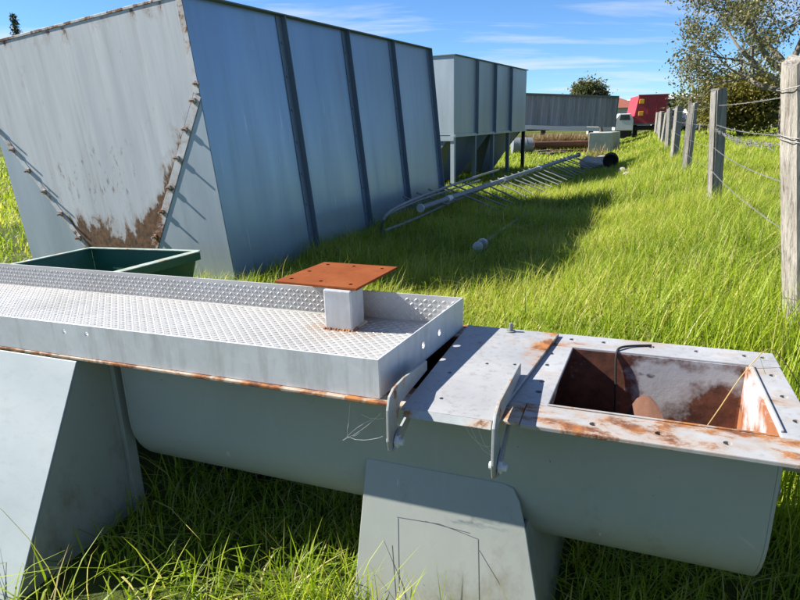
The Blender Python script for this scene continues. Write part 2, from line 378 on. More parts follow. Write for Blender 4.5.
M_conc = plain('weathered_concrete', (0.36, 0.37, 0.33), 0.9, 0, 0.3, 3, 0.4)
M_stone = plain('pale_stone', (0.30, 0.285, 0.25), 0.9, 0, 0.35, 5, 0.8)
M_straw = plain('dry_straw', (0.36, 0.26, 0.10), 0.8, 0, 0.3, 9)
def wood(name, c0, c1, crack=(0.05, 0.04, 0.03)):
    t = NT(name)
    n = t.noise(7, 8, 0.7, (4, 4, 0.22)); n2 = t.noise(26, 6, 0.7, (3, 3, 0.12), (2, 2, 2), 0.4)
    n3 = t.noise(2.5, 5, 0.6)
    c = t.mix(t.ramp(n, (0.3, 0.0), (0.7, 1.0)), c0, c1)
    c = t.mix(t.ramp(n2, (0.50, 0.0), (0.68, 0.85)), c, crack)
    c = t.mix(t.ramp(n3, (0.5, 0.0), (0.75, 0.5)), c, tuple(q * 0.6 for q in c0))
    t.bump(t.math('SUBTRACT', n, n2), 0.8, 0.012)
    return t.fin(c, 0.88, 0, 0.2)
M_post = wood('weathered_grey_timber', (0.155, 0.145, 0.13), (0.30, 0.285, 0.26))
M_post0 = wood('weathered_round_timber', (0.22, 0.195, 0.165), (0.42, 0.385, 0.335))
M_bark = wood('tree_bark', (0.12, 0.10, 0.08), (0.26, 0.23, 0.19))
def leafmat(name, *cols, trans=0.35):
    t = NT(name)
    a = t.n.new('ShaderNodeAttribute'); a.attribute_name = 'tint'
    st = [(i / max(1, len(cols) - 1), c) for i, c in enumerate(cols)]
    c = t.ramp(a.outputs['Fac'], *st)
    t.fin(c, 0.5, 0, 0.35)
    tr = t.n.new('ShaderNodeBsdfTranslucent'); t.l.new(t.mix(1.0, c, (1.0, 1.05, 0.6), 'MULTIPLY'), tr.inputs[0])
    mx = t.n.new('ShaderNodeMixShader'); mx.inputs[0].default_value = trans
    t.l.new(t.p.outputs[0], mx.inputs[1]); t.l.new(tr.outputs[0], mx.inputs[2]); t.l.new(mx.outputs[0], t.out.inputs[0])
    return t.m
M_grass = leafmat('grass_blades', (0.110, 0.175, 0.010), (0.205, 0.300, 0.014), (0.330, 0.420, 0.024), (0.450, 0.460, 0.070), (0.60, 0.50, 0.23), trans=0.48)
def ground_mat():
    t = NT('pasture_ground')
    n = t.noise(1.2, 8, 0.65); n2 = t.noise(14, 6, 0.7); n3 = t.noise(0.12, 4, 0.5)
    c = t.mix(n, (0.040, 0.060, 0.012), (0.085, 0.115, 0.022))
    c = t.mix(t.ramp(n2, (0.4, 0.0), (0.7, 0.8)), c, (0.045, 0.036, 0.020))
    c = t.mix(t.ramp(n3, (0.45, 0.0), (0.65, 0.35)), c, (0.22, 0.20, 0.06))
    t.bump(n2, 0.8, 0.05)
    return t.fin(c, 0.95, 0, 0.1)

# ------------------------------------------------------------------ ground: one sheet to the horizon, finer near the camera
def ground():
    xs = np.concatenate([[-1500, -600, -250, -120, -60, -35], np.arange(-22, 32, 0.45), [34, 38, 44, 52, 70, 110, 200, 400, 1500]])
    ys = np.concatenate([[-60, -25, -10], np.arange(-5, 30, 0.45), np.arange(30.5, 60, 1.5), [62, 70, 85, 110, 150, 220, 400, 800, 1800]])
    X, Y = np.meshgrid(xs, ys); Z = G(np.clip(X, -60, 60), np.clip(Y, -20, 80))
    v = np.stack([X, Y, Z], -1).reshape(-1, 3); nx = len(xs); f = []
    for j in range(len(ys) - 1):
        for i in range(nx - 1):
            a = j * nx + i; f.append((a, a + 1, a + nx + 1, a + nx))
    me = bpy.data.meshes.new('ground'); me.from_pydata(v.tolist(), [], f); me.materials.append(ground_mat())
    for p in me.polygons: p.use_smooth = True
    o = bpy.data.objects.new('ground', me); COL.objects.link(o); o['kind'] = 'structure'
    return o
ground()

# ------------------------------------------------------------------ screw conveyor (local axes: x along it, y away, z up)
AO = Vector((0.935, 1.242, 0)); AR = rad(-21)
AM = Matrix.Translation(AO) @ Matrix.Rotation(AR, 4, 'Z')
AMI = AM.inverted()
conv = empty('screw_conveyor', 'grey green steel screw conveyor trough on stands with open rusty inlet', 'conveyor', AO, AR)
TC, TR_, ZC, ZT = 0.385, 0.26, 0.45, 0.742
def u_profile(r, n=20, ztop=ZT):
    p = [(TC - r, ztop)]
    for k in range(n + 1):
        a = math.pi + math.pi * k / n
        p.append((TC + r * math.cos(a), ZC + r * math.sin(a)))
    return p + [(TC + r, ztop)]
def u_shell(name, r, s0, s1, mat, par, th=0.006):
    a, b = u_profile(r), u_profile(r - th); n = len(a); mb = MB()
    vs = [(s0, *q) for q in a] + [(s1, *q) for q in a] + [(s0, *q) for q in b] + [(s1, *q) for q in b]
    fs = []
    for i in range(n - 1):
        fs += [(i, i + 1, n + i + 1, n + i), (2 * n + i, 3 * n + i, 3 * n + i + 1, 2 * n + i + 1)]
        fs += [(i, 2 * n + i, 2 * n + i + 1, i + 1), (n + i, n + i + 1, 3 * n + i + 1, 3 * n + i)]
    fs += [(0, n, 3 * n, 2 * n), (n - 1, 3 * n - 1, 4 * n - 1, 2 * n - 1)]
    mb.add(vs, fs); o = mb.build(name, mat, par, smooth=True); return o
trough = u_shell('trough', TR_, -2.20, -0.0105, M_trough, conv)
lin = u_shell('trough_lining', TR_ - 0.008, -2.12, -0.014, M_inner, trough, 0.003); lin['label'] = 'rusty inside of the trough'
ep = MB().prism([(-0.010, *q) for q in u_profile(TR_)], (0.010, 0, 0)).build('end_plate', M_trough, conv, 0.002)
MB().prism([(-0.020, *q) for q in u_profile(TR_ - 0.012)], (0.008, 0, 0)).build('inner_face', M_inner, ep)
MB().prism([(-2.212, *q) for q in u_profile(TR_)], (0.010, 0, 0)).build('end_plate', M_trough, conv, 0.002)
# flange: four bars round the inlet
ff = MB().box(-0.66, 0.082, 0.0, 0.132, 0.736, 0.750).build('inlet_flange', M_ffront, conv, 0.003)
ff['label'] = 'rust streaked front flange of the inlet'
cut_holes(ff, [((x, 0.058, 0.70), (x, 0.058, 0.80)) for x in (-0.47, -0.305, -0.145, 0.03)], 0.011)
fb = MB().box(-0.64, 0.082, 0.637, 0.770, 0.736, 0.750).build('inlet_flange', M_flange, conv, 0.003)
cut_holes(fb, [((x, 0.715, 0.70), (x, 0.715, 0.80)) for x in (-0.585, -0.47, -0.31, -0.16, -0.01, 0.045)], 0.011)
fr = MB().box(-0.012, 0.080, 0.132, 0.637, 0.7365, 0.7495).build('inlet_flange', M_flange, conv, 0.003)
cut_holes(fr, [((0.044, y, 0.70), (0.044, y, 0.80)) for y in (0.24, 0.40, 0.56)], 0.011)
fl = MB().prism([(-0.735, 0.132, 0.7365), (-0.60, 0.132, 0.7365), (-0.575, 0.637, 0.7365), (-0.66, 0.637, 0.7365)], (0, 0, 0.013)).build('inlet_flange', M_flange, conv, 0.003)
cut_holes(fl, [((-0.64, y, 0.70), (-0.64, y, 0.80)) for y in (0.22, 0.30, 0.44, 0.55)], 0.010)
MB().box(-0.602, -0.594, 0.14, 0.632, 0.715, 0.7362).build('inlet_lip', M_rustbar, conv, 0.002)
MB().box(-0.60, -0.02, 0.129, 0.137, 0.7502, 0.7545).build('inlet_lip', M_ffront, conv, 0.002)
MB().box(-0.010, -0.002, 0.16, 0.62, 0.7497, 0.757).build('inlet_lip', M_flange, conv, 0.002)
fr2 = MB().box(-3.75, -0.662, 0.004, 0.132, 0.738, 0.7495).build('long_flange', M_rustbar, conv, 0.003); fr2['label'] = 'rusted front edge bar under the tray'
MB().box(-3.75, -0.642, 0.637, 0.768, 0.738, 0.7495).build('long_flange', M_rustbar, conv, 0.003)
# auger screw
sc = MB().cyl((-2.1, TC, ZC), (-0.02, TC, ZC), 0.045, 14).build('screw_shaft', M_flight, conv, smooth=True)
mb = MB(); N = 150; pitch = 0.36
vs, fs = [], []
for i in range(N):
    a = i / 24 * 2 * math.pi; x = -2.19 + pitch * i / 24
    if x > -0.12: break
    for (r, dx) in ((0.04, -0.004), (0.235, -0.004), (0.235, 0.004), (0.04, 0.004)):
        vs.append((x + dx, TC + r * math.cos(a), ZC + r * math.sin(a)))
    if i:
        o = i * 4
        for q in range(4): fs.append((o - 4 + q, o - 4 + (q + 1) % 4, o + (q + 1) % 4, o + q))
mb.add(vs, fs).build('screw_flight', M_flight, conv, smooth=True)
MB().cyl((0.001, TC - 0.21, 0.655), (0.055, TC - 0.21, 0.655), 0.020, 6).cyl((0.05, TC - 0.21, 0.655), (0.085, TC - 0.21, 0.655), 0.011, 10).build('end_bolt', M_tube, conv)
MB().cyl((0.001, TC, ZC), (0.022, TC, ZC), 0.036, 6).cyl((0.022, TC, ZC), (0.07, TC, ZC), 0.020, 12).build('shaft_stub', M_tube, conv, 0.004)
# lid plate with turned-down lip
lid = MB().prism([(-0.995, -0.030, 0.752), (-0.727, -0.030, 0.752), (-0.636, 0.732, 0.752), (-0.992, 0.732, 0.752)], (0, 0, 0.011)).build('lid', M_lid, conv, 0.002)
cut_holes(lid, [((-0.93, 0.25, 0.7), (-0.93, 0.25, 0.8)), ((-0.83, 0.36, 0.7), (-0.83, 0.36, 0.8)), ((-0.74, 0.38, 0.7), (-0.74, 0.38, 0.8)), ((-0.90, 0.06, 0.7), (-0.90, 0.06, 0.8))], 0.0075)
MB().prism([(-0.985, -0.0315, 0.762), (-0.985, -0.046, 0.742), (-0.985, -0.0435, 0.739), (-0.985, -0.0285, 0.7515)], (0.256, 0, 0)).build('lid_lip', M_clamp, lid, 0.0015)
MB().cyl((-0.815, 0.700, 0.763), (-0.815, 0.700, 0.768), 0.018, 16).cyl((-0.815, 0.700, 0.768), (-0.815, 0.700, 0.798), 0.008, 12).build('lid_pin', M_tube, lid, 0.002)
# two clamp arms with their hinge bolts
def clamp(x, pts, hy, hz, th=0.008):
    o = MB().prism([(x, *q) for q in pts], (th, 0, 0)).build('clamp_arm', M_clamp, conv, 0.0015)
    MB().cyl((x - 0.014, hy, hz), (x + 0.035, hy, hz), 0.011, 10).cyl((x + 0.012, hy, hz), (x + 0.022, hy, hz), 0.020, 6).build('hinge_bolt', M_zinc, o, 0.001)
    MB().prism([(x + 0.010, hy - 0.02, hz - 0.018), (x + 0.010, hy + 0.02, hz - 0.02), (x + 0.010, 0.130, 0.715), (x + 0.010, 0.130, 0.735), (x + 0.010, hy, hz + 0.022)], (0.007, 0, 0)).build('hinge_bracket', M_clamp, o)
clamp(-1.012, [(0.24, 0.800), (0.03, 0.829), (-0.055, 0.832), (-0.088, 0.820), (-0.104, 0.785), (-0.107, 0.690), (-0.098, 0.655), (-0.07, 0.640), (-0.04, 0.645), (-0.026, 0.670), (-0.034, 0.735), (-0.012, 0.7665), (0.24, 0.7665)], -0.065, 0.672)
clamp(-0.716, [(0.30, 0.803), (0.27, 0.808), (-0.03, 0.822), (-0.075, 0.808), (-0.098, 0.775), (-0.104, 0.668), (-0.09, 0.622), (-0.05, 0.603), (-0.012, 0.615), (-0.004, 0.650), (-0.030, 0.715), (-0.056, 0.735), (-0.050, 0.7645), (0.30, 0.7645)], -0.055, 0.640)
# middle stand: front plate slopes outwards to its foot
def sy_(z): return 0.1225 - 0.17 * (0.47 - z) / 0.5
fp = [(-1.185, -0.03), (-0.545, -0.03), (-0.640, 0.34), (-0.668, 0.425), (-0.690, 0.462), (-0.720, 0.472), (-1.185, 0.472)]
st = MB().prism([(x, sy_(z), z) for x, z in fp], (0, 0.008, 0)).build('support_leg', M_trough, conv, 0.003)
MB().prism([(-0.550, sy_(-0.03) + 0.01, -0.03), (-0.550, 0.71, -0.03), (-0.640, 0.71, 0.34), (-0.646, sy_(0.34) + 0.01, 0.34)], (-0.008, 0, 0)).build('side_plate', M_trough, st)
MB().prism([(-1.184, sy_(-0.03) + 0.01, -0.03), (-1.184, 0.71, -0.03), (-1.184, 0.71, 0.42), (-1.184, sy_(0.44) + 0.01, 0.44)], (0.008, 0, 0)).build('side_plate', M_trough, st)
sl = MB()
def pl(px, py, y):
    d = AMI.to_3x3() @ ray(px, py); o = AMI @ CO; k = (y - o.y) / d.y; return o + d * k
for a, b in (((397, 517), (440, 524)), ((440, 524), (478, 539)), ((398, 518), (399, 590)), ((478, 539), (479, 600)), ((425, 521), (470, 533)), ((392, 545), (396, 600)), ((479, 550), (500, 585))):
    def on_leg(c):
        p_ = pl(*c, 0.0)
        for _ in range(8): p_ = pl(*c, sy_(p_.z) - 0.0006)
        return p_
    p, q = on_leg(a), on_leg(b); dr = (q - p).normalized(); nn = Vector((0, 1, 0)).cross(dr) * 0.0006
    sl.prism([p - nn, q - nn, q + nn, p + nn], (0, -0.0005, 0))
sl.build('scribed_line', M_scribe, st)
# tapered stand at the drive end
sg = MB().prism([(-3.75, 0.002, 0.735), (-2.285, 0.002, 0.735), (-2.285, -0.420, -0.03), (-3.75, -0.420, -0.03)], (0, 0.008, 0)).build('stand_plate', M_stand, conv, 0.002); sg['label'] = 'pale sunlit sloping plate of the stand'
g1 = MB().prism([(-2.287, 0.012, 0.733), (-2.287, 0.100, 0.733), (-2.287, 0.165, 0.700), (-2.287, 0.190, 0.64), (-2.287, 0.190, -0.03), (-2.287, -0.408, -0.03)], (-0.008, 0, 0)).build('gusset', M_trough, conv, 0.002)
MB().prism([(-2.286, 0.140, 0.700), (-2.286, 0.190, 0.62), (-2.286, 0.190, -0.03), (-2.286, 0.140, -0.03)], (0.022, 0, 0)).build('gusset_flange', M_trough, g1, 0.002)
MB().prism([(-2.287, 0.758, 0.733), (-2.287, 0.580, 0.733), (-2.287, 0.580, -0.03), (-2.287, 1.178, -0.03)], (-0.008, 0, 0)).build('gusset', M_trough, conv, 0.002)
MB().prism([(-3.75, 0.768, 0.735), (-2.285, 0.768, 0.735), (-2.285, 1.190, -0.03), (-3.75, 1.190, -0.03)], (0, -0.008, 0)).build('stand_plate', M_stand, conv, 0.002)
cb = MB().box(-2.26, -1.78, 0.52, 0.64, -0.02, 0.13).build('cross_member', M_black, conv, 0.004)
MB().box(-2.265, -1.775, 0.515, 0.645, 0.130, 0.136).build('cross_member_cap', M_rim, cb, 0.002)
# cobweb threads hanging from the tray edge and the lid
cw = MB(); rc_ = random.Random(5)
for (a_, b_, sg_) in (((350, 402), (347, 437), 0), ((347, 437), (383, 436), 0.012), ((343, 440), (381, 413), 0.01), ((343, 441), (372, 420), -0.01), ((384, 418), (362, 414), 0.01), ((360, 432), (352, 436), 0.004), ((470, 425), (491, 455), 0.02), ((478, 427), (491, 452), 0.012), ((463, 423), (490, 447), 0.02)):
    p_, q_ = pl(*a_, 0.02), pl(*b_, 0.02); pts = []
    for k in range(9):
        f = k / 8; v = p_.lerp(q_, f); v.z -= sg_ * 4 * f * (1 - f); v.y += rc_.uniform(-.003, .003); pts.append(v)
    cw.tube(pts, 0.00042, 4)
cw.build('cobweb', plain('cobweb_thread', (0.6, 0.6, 0.58), 0.6), conv)['kind'] = 'stuff'

# ------------------------------------------------------------------ checker plate tray on top of the conveyor
tray = empty('checker_plate_tray', 'galvanised checker plate tray with upturned sides lying along the conveyor top', 'tray', AM @ Vector((0, 0, 0.7505)), AR)
TZ0, TZ1 = 0.0, 0.128
F0, F1, B1, B0 = (-3.9, -0.005), (-1.083, 0.022), (-1.010, 0.722), (-3.9, 0.69)
fw = MB().prism([(*F0, TZ0), (*F1, TZ0), (*F1, TZ1), (*F0, TZ1)], (0, 0.005, 0)).build('front_wall', M_zinc, tray, 0.0015)
pc = AMI @ CO
def tl(px, py, y=0.012):
    p = pl(px, py, y); return (p.x, p.z - 0.7505)
h1, h2 = tl(64.5, 331.5), tl(86.5, 334)
cut_holes(fw, [((h[0], -0.1, h[1]), (h[0], 0.1, h[1])) for h in (h1, h2)], 0.0095)
ew = MB().prism([(F1[0], F1[1] + 0.005, TZ0), (*B1, TZ0), (*B1, TZ1), (F1[0], F1[1] + 0.005, TZ1)], (-0.005, 0, 0)).build('end_wall', M_zinc, tray, 0.0015)
cut_holes(ew, [((-1.3, y, z), (-0.8, y + 0.01, z)) for y, z in ((0.335, 0.062), (0.475, 0.062))], 0.0125)
MB().prism([(*B0, TZ0), (B1[0] - 0.005, B1[1], TZ0), (B1[0] - 0.005, B1[1], TZ1), (*B0, TZ1)], (0, -0.005, 0)).build('back_wall', M_tread, tray, 0.0015)
MB().prism([(F0[0], F0[1] + 0.006, 0.008), (F1[0] - 0.006, F1[1] + 0.006, 0.008), (B1[0] - 0.006, B1[1] - 0.006, 0.008), (B0[0], B0[1] - 0.006, 0.008)], (0, 0, 0.006)).build('floor', M_tread, tray)
# raised lozenges of the checker plate
def lozenges(name, spots, ex, ey, nz):
    mb = MB(); L, Wd, Hh = 0.0105, 0.0034, 0.0015
    for (c, dx, dy) in spots:
        c = Vector(c); dx = Vector(dx); dy = Vector(dy); n = Vector(nz)
        pts = [c + dx * L, c + dy * Wd, c - dx * L, c - dy * Wd, c + dx * L * 0.55 + n * Hh, c + dy * Wd * 0.45 + n * Hh, c - dx * L * 0.55 + n * Hh, c - dy * Wd * 0.45 + n * Hh]
        mb.add(pts, [(0, 1, 5, 4), (1, 2, 6, 5), (2, 3, 7, 6), (3, 0, 4, 7), (4, 5, 6, 7)])
    o = mb.build(name, M_tread, tray); o['kind'] = 'stuff'; return o
q = 0.7071; sp = []
step = 0.0195
for i in range(int(2.87 / step)):
    for j in range(int(0.70 / step)):
        x = -3.88 + i * step; y = 0.012 + j * step
        if y > 0.72 or x > F1[0] - 0.02 + (y - F1[1]) * (B1[0] - F1[0]) / (B1[1] - F1[1]): continue
        if y < F0[1] + (x - F0[0]) / (F1[0] - F0[0]) * (F1[1] - F0[1]) + 0.016: continue
        if y > B0[1] + (x - B0[0]) / (B1[0] - B0[0]) * (B1[1] - B0[1]) - 0.018: continue
        s_ = 1 if (i + j) % 2 else -1
        sp.append(((x, y, 0.014), (q, q * s_, 0), (-q * s_, q, 0)))
lozenges('checker_pattern', sp, 0, 0, (0, 0, 1))
sp = []
for i in range(int(2.87 / step)):
    for j in range(5):
        x = -3.88 + i * step; z = 0.026 + j * step; y = B0[1] + (x - B0[0]) / (B1[0] - B0[0]) * (B1[1] - B0[1]) - 0.005
        s_ = 1 if (i + j) % 2 else -1
        sp.append(((x, y, z), (q, 0, q * s_), (-q * s_, 0, q)))
lozenges('checker_pattern', sp, 0, 0, (0, -1, 0))
# worn patch round the two holes, post with its rusty plate
ped = MB().box(-1.525, -1.405, 0.520, 0.640, 0.014, 0.178).build('post', M_zinc2, tray, 0.006)
wd = MB()
for k in range(40):
    a = k / 40 * 4; e = int(a); f = a - e
    c = [(-1.525 + 0.12 * f, 0.520), (-1.405, 0.520 + 0.12 * f), (-1.405 - 0.12 * f, 0.640), (-1.525, 0.640 - 0.12 * f)][e]
    r = random.uniform(0.005, 0.011)
    wd.tube([(c[0], c[1], 0.012), (c[0], c[1], 0.014 + r * 0.6), (c[0], c[1], 0.014 + r)], [r * 1.3, r, r * 0.3], 6)
wd.build('weld_bead', M_rustbar, ped)
pt = MB().prism([(-1.762, 0.548, 0.1795), (-1.383, 0.530, 0.1795), (-1.357, 0.908, 0.1795), (-1.722, 0.916, 0.1795)], (0, 0, 0.010)).build('top_plate', M_rplate, tray, 0.0015)
pt['label'] = 'orange rusted square plate on the post'
cut_holes(pt, [((x, y, 0.1), (x, y, 0.3)) for x, y in ((-1.71, 0.60), (-1.57, 0.595), (-1.43, 0.58), (-1.41, 0.86), (-1.55, 0.87), (-1.68, 0.87), (-1.70, 0.735))], 0.010)

# ------------------------------------------------------------------ hoppers
def mat4(m3, loc):
    m = m3.to_4x4(); m.translation = Vector(loc); return m
h1w = empty('grain_hopper', 'large tilted steel hopper with rusty pale V shaped end panel behind the green bin', 'hopper', mw=mat4(H1M, H1P), group='blue grey ribbed steel hoppers')
HW, HL, HH, TH = 2.90, 6.42, 2.70, 0.006
VX = lambda z, sgn: -1.45 + sgn * (0.03 + (1.40) * min(1, max(0, (z + 0.16) / 2.09)))   # V flange line
zk = 1.97
vp = [(-HW + 0.004, 0, HH - 0.02), (-0.004, 0, HH - 0.02), (-0.004, 0, zk), (VX(0.0, 1), 0, 0.0), (VX(0.0, -1), 0, 0.0), (-HW + 0.004, 0, zk)]
MB().prism([(x, -0.010, z) for x, _, z in vp], (0, 0.0035, 0)).build('end_panel', M_vpanel, h1w)
for sgn, n in ((1, 'r'), (-1, 'l')):
    xo = -0.006 if sgn > 0 else -HW + 0.006
    MB().prism([(xo, 0.0, zk - 0.05), (VX(0, sgn), 0, -0.05), (xo, 0, -0.05)], (0, -0.006, 0)).build('skirt_panel', M_galv, h1w)
    # folded flange strip along the diagonal
    a, b = Vector((VX(zk - 0.1, sgn), -0.0105, zk - 0.1)), Vector((VX(0.0, sgn), -0.0105, 0.0))
    d = (b - a).normalized(); nn = Vector((d.z, 0, -d.x)) * (0.085 if sgn > 0 else -0.06)
    MB().prism([a, b, b - nn, a - nn], (0, -0.003, 0)).build('diagonal_flange', M_vedge, h1w, 0.001)
    off = nn * (0.30 if sgn > 0 else 0.45)
    for k in range(7):
        f = 0.02 + k * 0.1225
        z = [1.955, 1.818, 1.572, 1.323, 1.054, 0.819, 0.569][k] if sgn > 0 else [1.852, 1.617, 1.377, 1.133, 0.881, 0.603, 0.36][k]
        p = Vector((VX(z, sgn), -0.0125, z)) - off
        j = random.uniform(-0.008, 0.008)
        bo = MB().cyl(p, p + Vector((j, -0.062, j)), 0.011, 8).cyl(p + Vector((0, -0.002, 0)), p + Vector((0, -0.022, 0)), 0.030, 6).build('bolt', M_bolt, h1w)
# corner angles, rim
MB().box(-0.060, 0.004, -0.0135, -0.0103, 1.86, HH).build('corner_angle', M_vedge, h1w, 0.001)
MB().box(-HW - 0.004, -HW + 0.055, -0.0135, -0.0103, 1.95, HH).build('corner_angle', M_vedge, h1w, 0.001)
MB().box(-HW - 0.01, 0.01, -0.0165, 0.03, HH - 0.018, HH + 0.006).build('end_rim', M_vedge, h1w, 0.002)
ribs = [0.0, 1.52, 3.07, 4.63, HL]
for i in range(4):
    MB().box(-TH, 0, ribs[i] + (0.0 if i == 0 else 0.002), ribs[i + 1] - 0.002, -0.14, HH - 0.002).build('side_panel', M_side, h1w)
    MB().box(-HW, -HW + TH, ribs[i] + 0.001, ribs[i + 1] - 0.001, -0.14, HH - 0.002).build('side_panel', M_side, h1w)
for y in ribs[1:4]:
    MB().box(0.001, 0.010, y - 0.055, y + 0.055, -0.14, HH - 0.012).box(0.010, 0.070, y + 0.045, y + 0.055, -0.14, HH - 0.012).build('rib', M_rib, h1w, 0.001)
MB().box(0.001, 0.010, HL - 0.10, HL + 0.006, -0.14, HH - 0.012).box(0.010, 0.075, HL - 0.004, HL + 0.006, -0.14, HH - 0.012).build('rib', M_rib, h1w, 0.001)
bh = MB().cyl((0, 0, 0), (0.012, 0, 0), 0.013, 6).build('bolt', M_rib, h1w); first = True
for y in ribs[1:]:
    for k in range(7):
        bo = bh if first else link_copy(bh, h1w); first = False
        bo.location = (0.0105, y - 0.02 if y < HL - 1 else HL - 0.05, 0.25 + k * 0.36)
MB().box(-HW - 0.03, -HW - 0.002, 0.0, HL, HH - 0.05, HH + 0.003).build('side_rim', M_rim, h1w, 0.002)
MB().box(0.0, 0.07, -0.02, HL + 0.02, HH - 0.010, HH + 0.005).build('side_rim', M_rim, h1w, 0.002)
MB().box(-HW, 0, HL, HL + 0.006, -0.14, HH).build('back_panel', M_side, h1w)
for y in (0.22, 0.95, 1.55, 2.3):
    pass

A2 = Vector((1.462, 15.58, -0.155)); YAW2 = rad(-28)
h2w = empty('grain_hopper', 'smaller looking steel hopper raised on legs behind the tilted hopper', 'hopper', A2, YAW2, group='blue grey ribbed steel hoppers')
h2w['label'] = 'upright ribbed steel hopper raised on open legs, sloped cones below'
W2, L2, H2, B2 = 2.7, 6.2, 3.24, 1.36
rb2 = [0.0, 1.55, 3.02, 4.5, L2]
for i in range(4):
    MB().box(-TH, 0, rb2[i] + 0.001, rb2[i + 1] - 0.001, B2, H2 - 0.002).build('side_panel', M_side2, h2w)
    MB().box(-W2, -W2 + TH, rb2[i] + 0.001, rb2[i + 1] - 0.001, B2, H2 - 0.002).build('side_panel', M_side2, h2w)
MB().box(-W2 + 0.007, -0.007, 0.0, 0.006, B2, H2 - 0.002).build('end_panel', M_galv, h2w)
MB().box(-W2 + 0.007, -0.007, L2 - 0.006, L2, B2, H2 - 0.002).build('end_panel', M_galv, h2w)
for i, y in enumerate(rb2):
    yy0, yy1 = (y - 0.002, y + 0.06) if i == 0 else ((y - 0.05, y + 0.05) if i < 4 else (y - 0.06, y + 0.002))
    if 0 < i < 4: MB().box(0.001, 0.009, yy0, yy1 + 0.05, B2 - 0.02, H2 - 0.012).box(0.009, 0.085, yy0, yy0 + 0.01, B2 - 0.02, H2 - 0.012).build('rib', M_rib, h2w)
    lm = M_galv if i == 0 else (M_rib if i < 4 else M_black)
    MB().box(-0.10, 0.0, yy0, yy0 + 0.012, -0.05, B2 - 0.001).box(-0.012, 0.0, yy0 + 0.012, yy0 + 0.10, -0.05, B2 - 0.001).build('leg', lm, h2w)
    MB().box(-W2, -W2 + 0.10, yy0, yy0 + 0.012, -0.05, B2 - 0.001).build('leg', lm, h2w)
    if i < 4 or True:
        yg = yy0 + 0.014
        MB().prism([(-0.10, yg, B2 - 0.01), (-0.95, yg, B2 - 0.01), (-0.95, yg, 0.30)], (0, 0.006, 0)).build('gusset', M_rib, h2w)
        MB().prism([(-W2 + 0.10, yg, B2 - 0.01), (-W2 + 1.15, yg, B2 - 0.01), (-W2 + 1.15, yg, 0.30)], (0, 0.006, 0)).build('gusset', M_rib, h2w)
MB().box(-W2 - 0.02, 0.05, -0.03, L2 + 0.03, H2 - 0.010, H2 + 0.012).build('top_rim', M_rim, h2w)
MB().box(0.0, 0.05, -0.03, L2 + 0.03, B2 - 0.05, B2 + 0.02).build('sill_beam', M_side2, h2w)
MB().box(-W2, -0.001, -0.03, -0.002, B2 - 0.14, B2 - 0.02).build('sill_beam', M_galv, h2w)
for i in range(2):     # two pyramid cones
    y0, y1 = 0.10 + i * 3.05, 3.0 + i * 3.05; ym = (y0 + y1) / 2
    a = [(-0.12, y0, B2), (-W2 + 0.12, y0, B2), (-W2 + 0.12, y1, B2), (-0.12, y1, B2)]
    b = [(-0.75, ym - 0.55, 0.12), (-1.95, ym - 0.55, 0.12), (-1.95, ym + 0.55, 0.12), (-0.75, ym + 0.55, 0.12)]
    MB().add(a + b, [(0, 1, 5, 4), (1, 2, 6, 5), (2, 3, 7, 6), (3, 0, 4, 7), (4, 5, 6, 7)]).build('cone', M_rib, h2w)

# ------------------------------------------------------------------ green bin
gbz = 0.47
gA = onz(91, 248, gbz); gB = onz(197, 251, gbz)
gy = Vector((-0.42, -0.80, 0)).normalized(); gx = (gB - gA); gx.z = 0
binr = empty('green_bin', 'dark green open topped steel bin between tray and tilted hopper', 'bin', (gA.x, gA.y, 0))
def gb(p, q, z): return Vector((gx.x * p + gy.x * q, gx.y * p + gy.y * q, z))
def gquad(name, pts, mat, th):
    a = [gb(*p) for p in pts]; n = (a[1] - a[0]).cross(a[2] - a[0]).normalized() * th
    return MB().prism(a, n).build(name, mat, binr, 0.001)
bl = 1.55; tp = 0.10
zb0 = min(gz(gA.x, gA.y), gz(gB.x, gB.y), gz(gA.x + gy.x * 1.5, gA.y + gy.y * 1.5)) - 0.02
gquad('back_wall', [(0, 0, gbz), (1, 0, gbz), (1 - tp, 0.08, zb0), (tp, 0.08, zb0)], M_green, 0.005)
gquad('side_wall', [(0, bl, gbz), (0, 0, gbz), (tp, 0.08, zb0), (tp, bl - 0.08, zb0)], M_green, 0.005)
gquad('side_wall', [(1, 0, gbz), (1, bl, gbz), (1 - tp, bl - 0.08, zb0), (1 - tp, 0.08, zb0)], M_green, 0.005)
gquad('front_wall', [(1, bl, gbz), (0, bl, gbz), (tp, bl - 0.08, zb0), (1 - tp, bl - 0.08, zb0)], M_green, 0.005)
gquad('floor', [(tp, 0.08, zb0 + 0.01), (1 - tp, 0.08, zb0 + 0.01), (1 - tp, bl - 0.08, zb0 + 0.01), (tp, bl - 0.08, zb0 + 0.01)], M_green, 0.005)
for pts in ([(-0.01, -0.012), (1.03, -0.012), (1.03, 0.035), (-0.01, 0.035)], [(-0.022, 0.037), (0.022, 0.037), (0.022, bl), (-0.022, bl)], [(0.985, 0.037), (1.055, 0.037), (1.055, bl), (0.985, bl)], [(-0.022, bl + 0.002), (1.055, bl + 0.002), (1.055, bl + 0.04), (-0.022, bl + 0.04)]):
    MB().prism([gb(p, q_, gbz - 0.002) for p, q_ in pts], (0, 0, 0.010)).build('rim', M_greenrim, binr, 0.002)
MB().prism([gb(1.04, 0.037, gbz - 0.07), gb(1.055, 0.037, gbz - 0.07), gb(1.055, bl, gbz - 0.07), gb(1.04, bl, gbz - 0.07)], (0, 0, 0.066)).build('rim_lip', M_green, binr, 0.002)

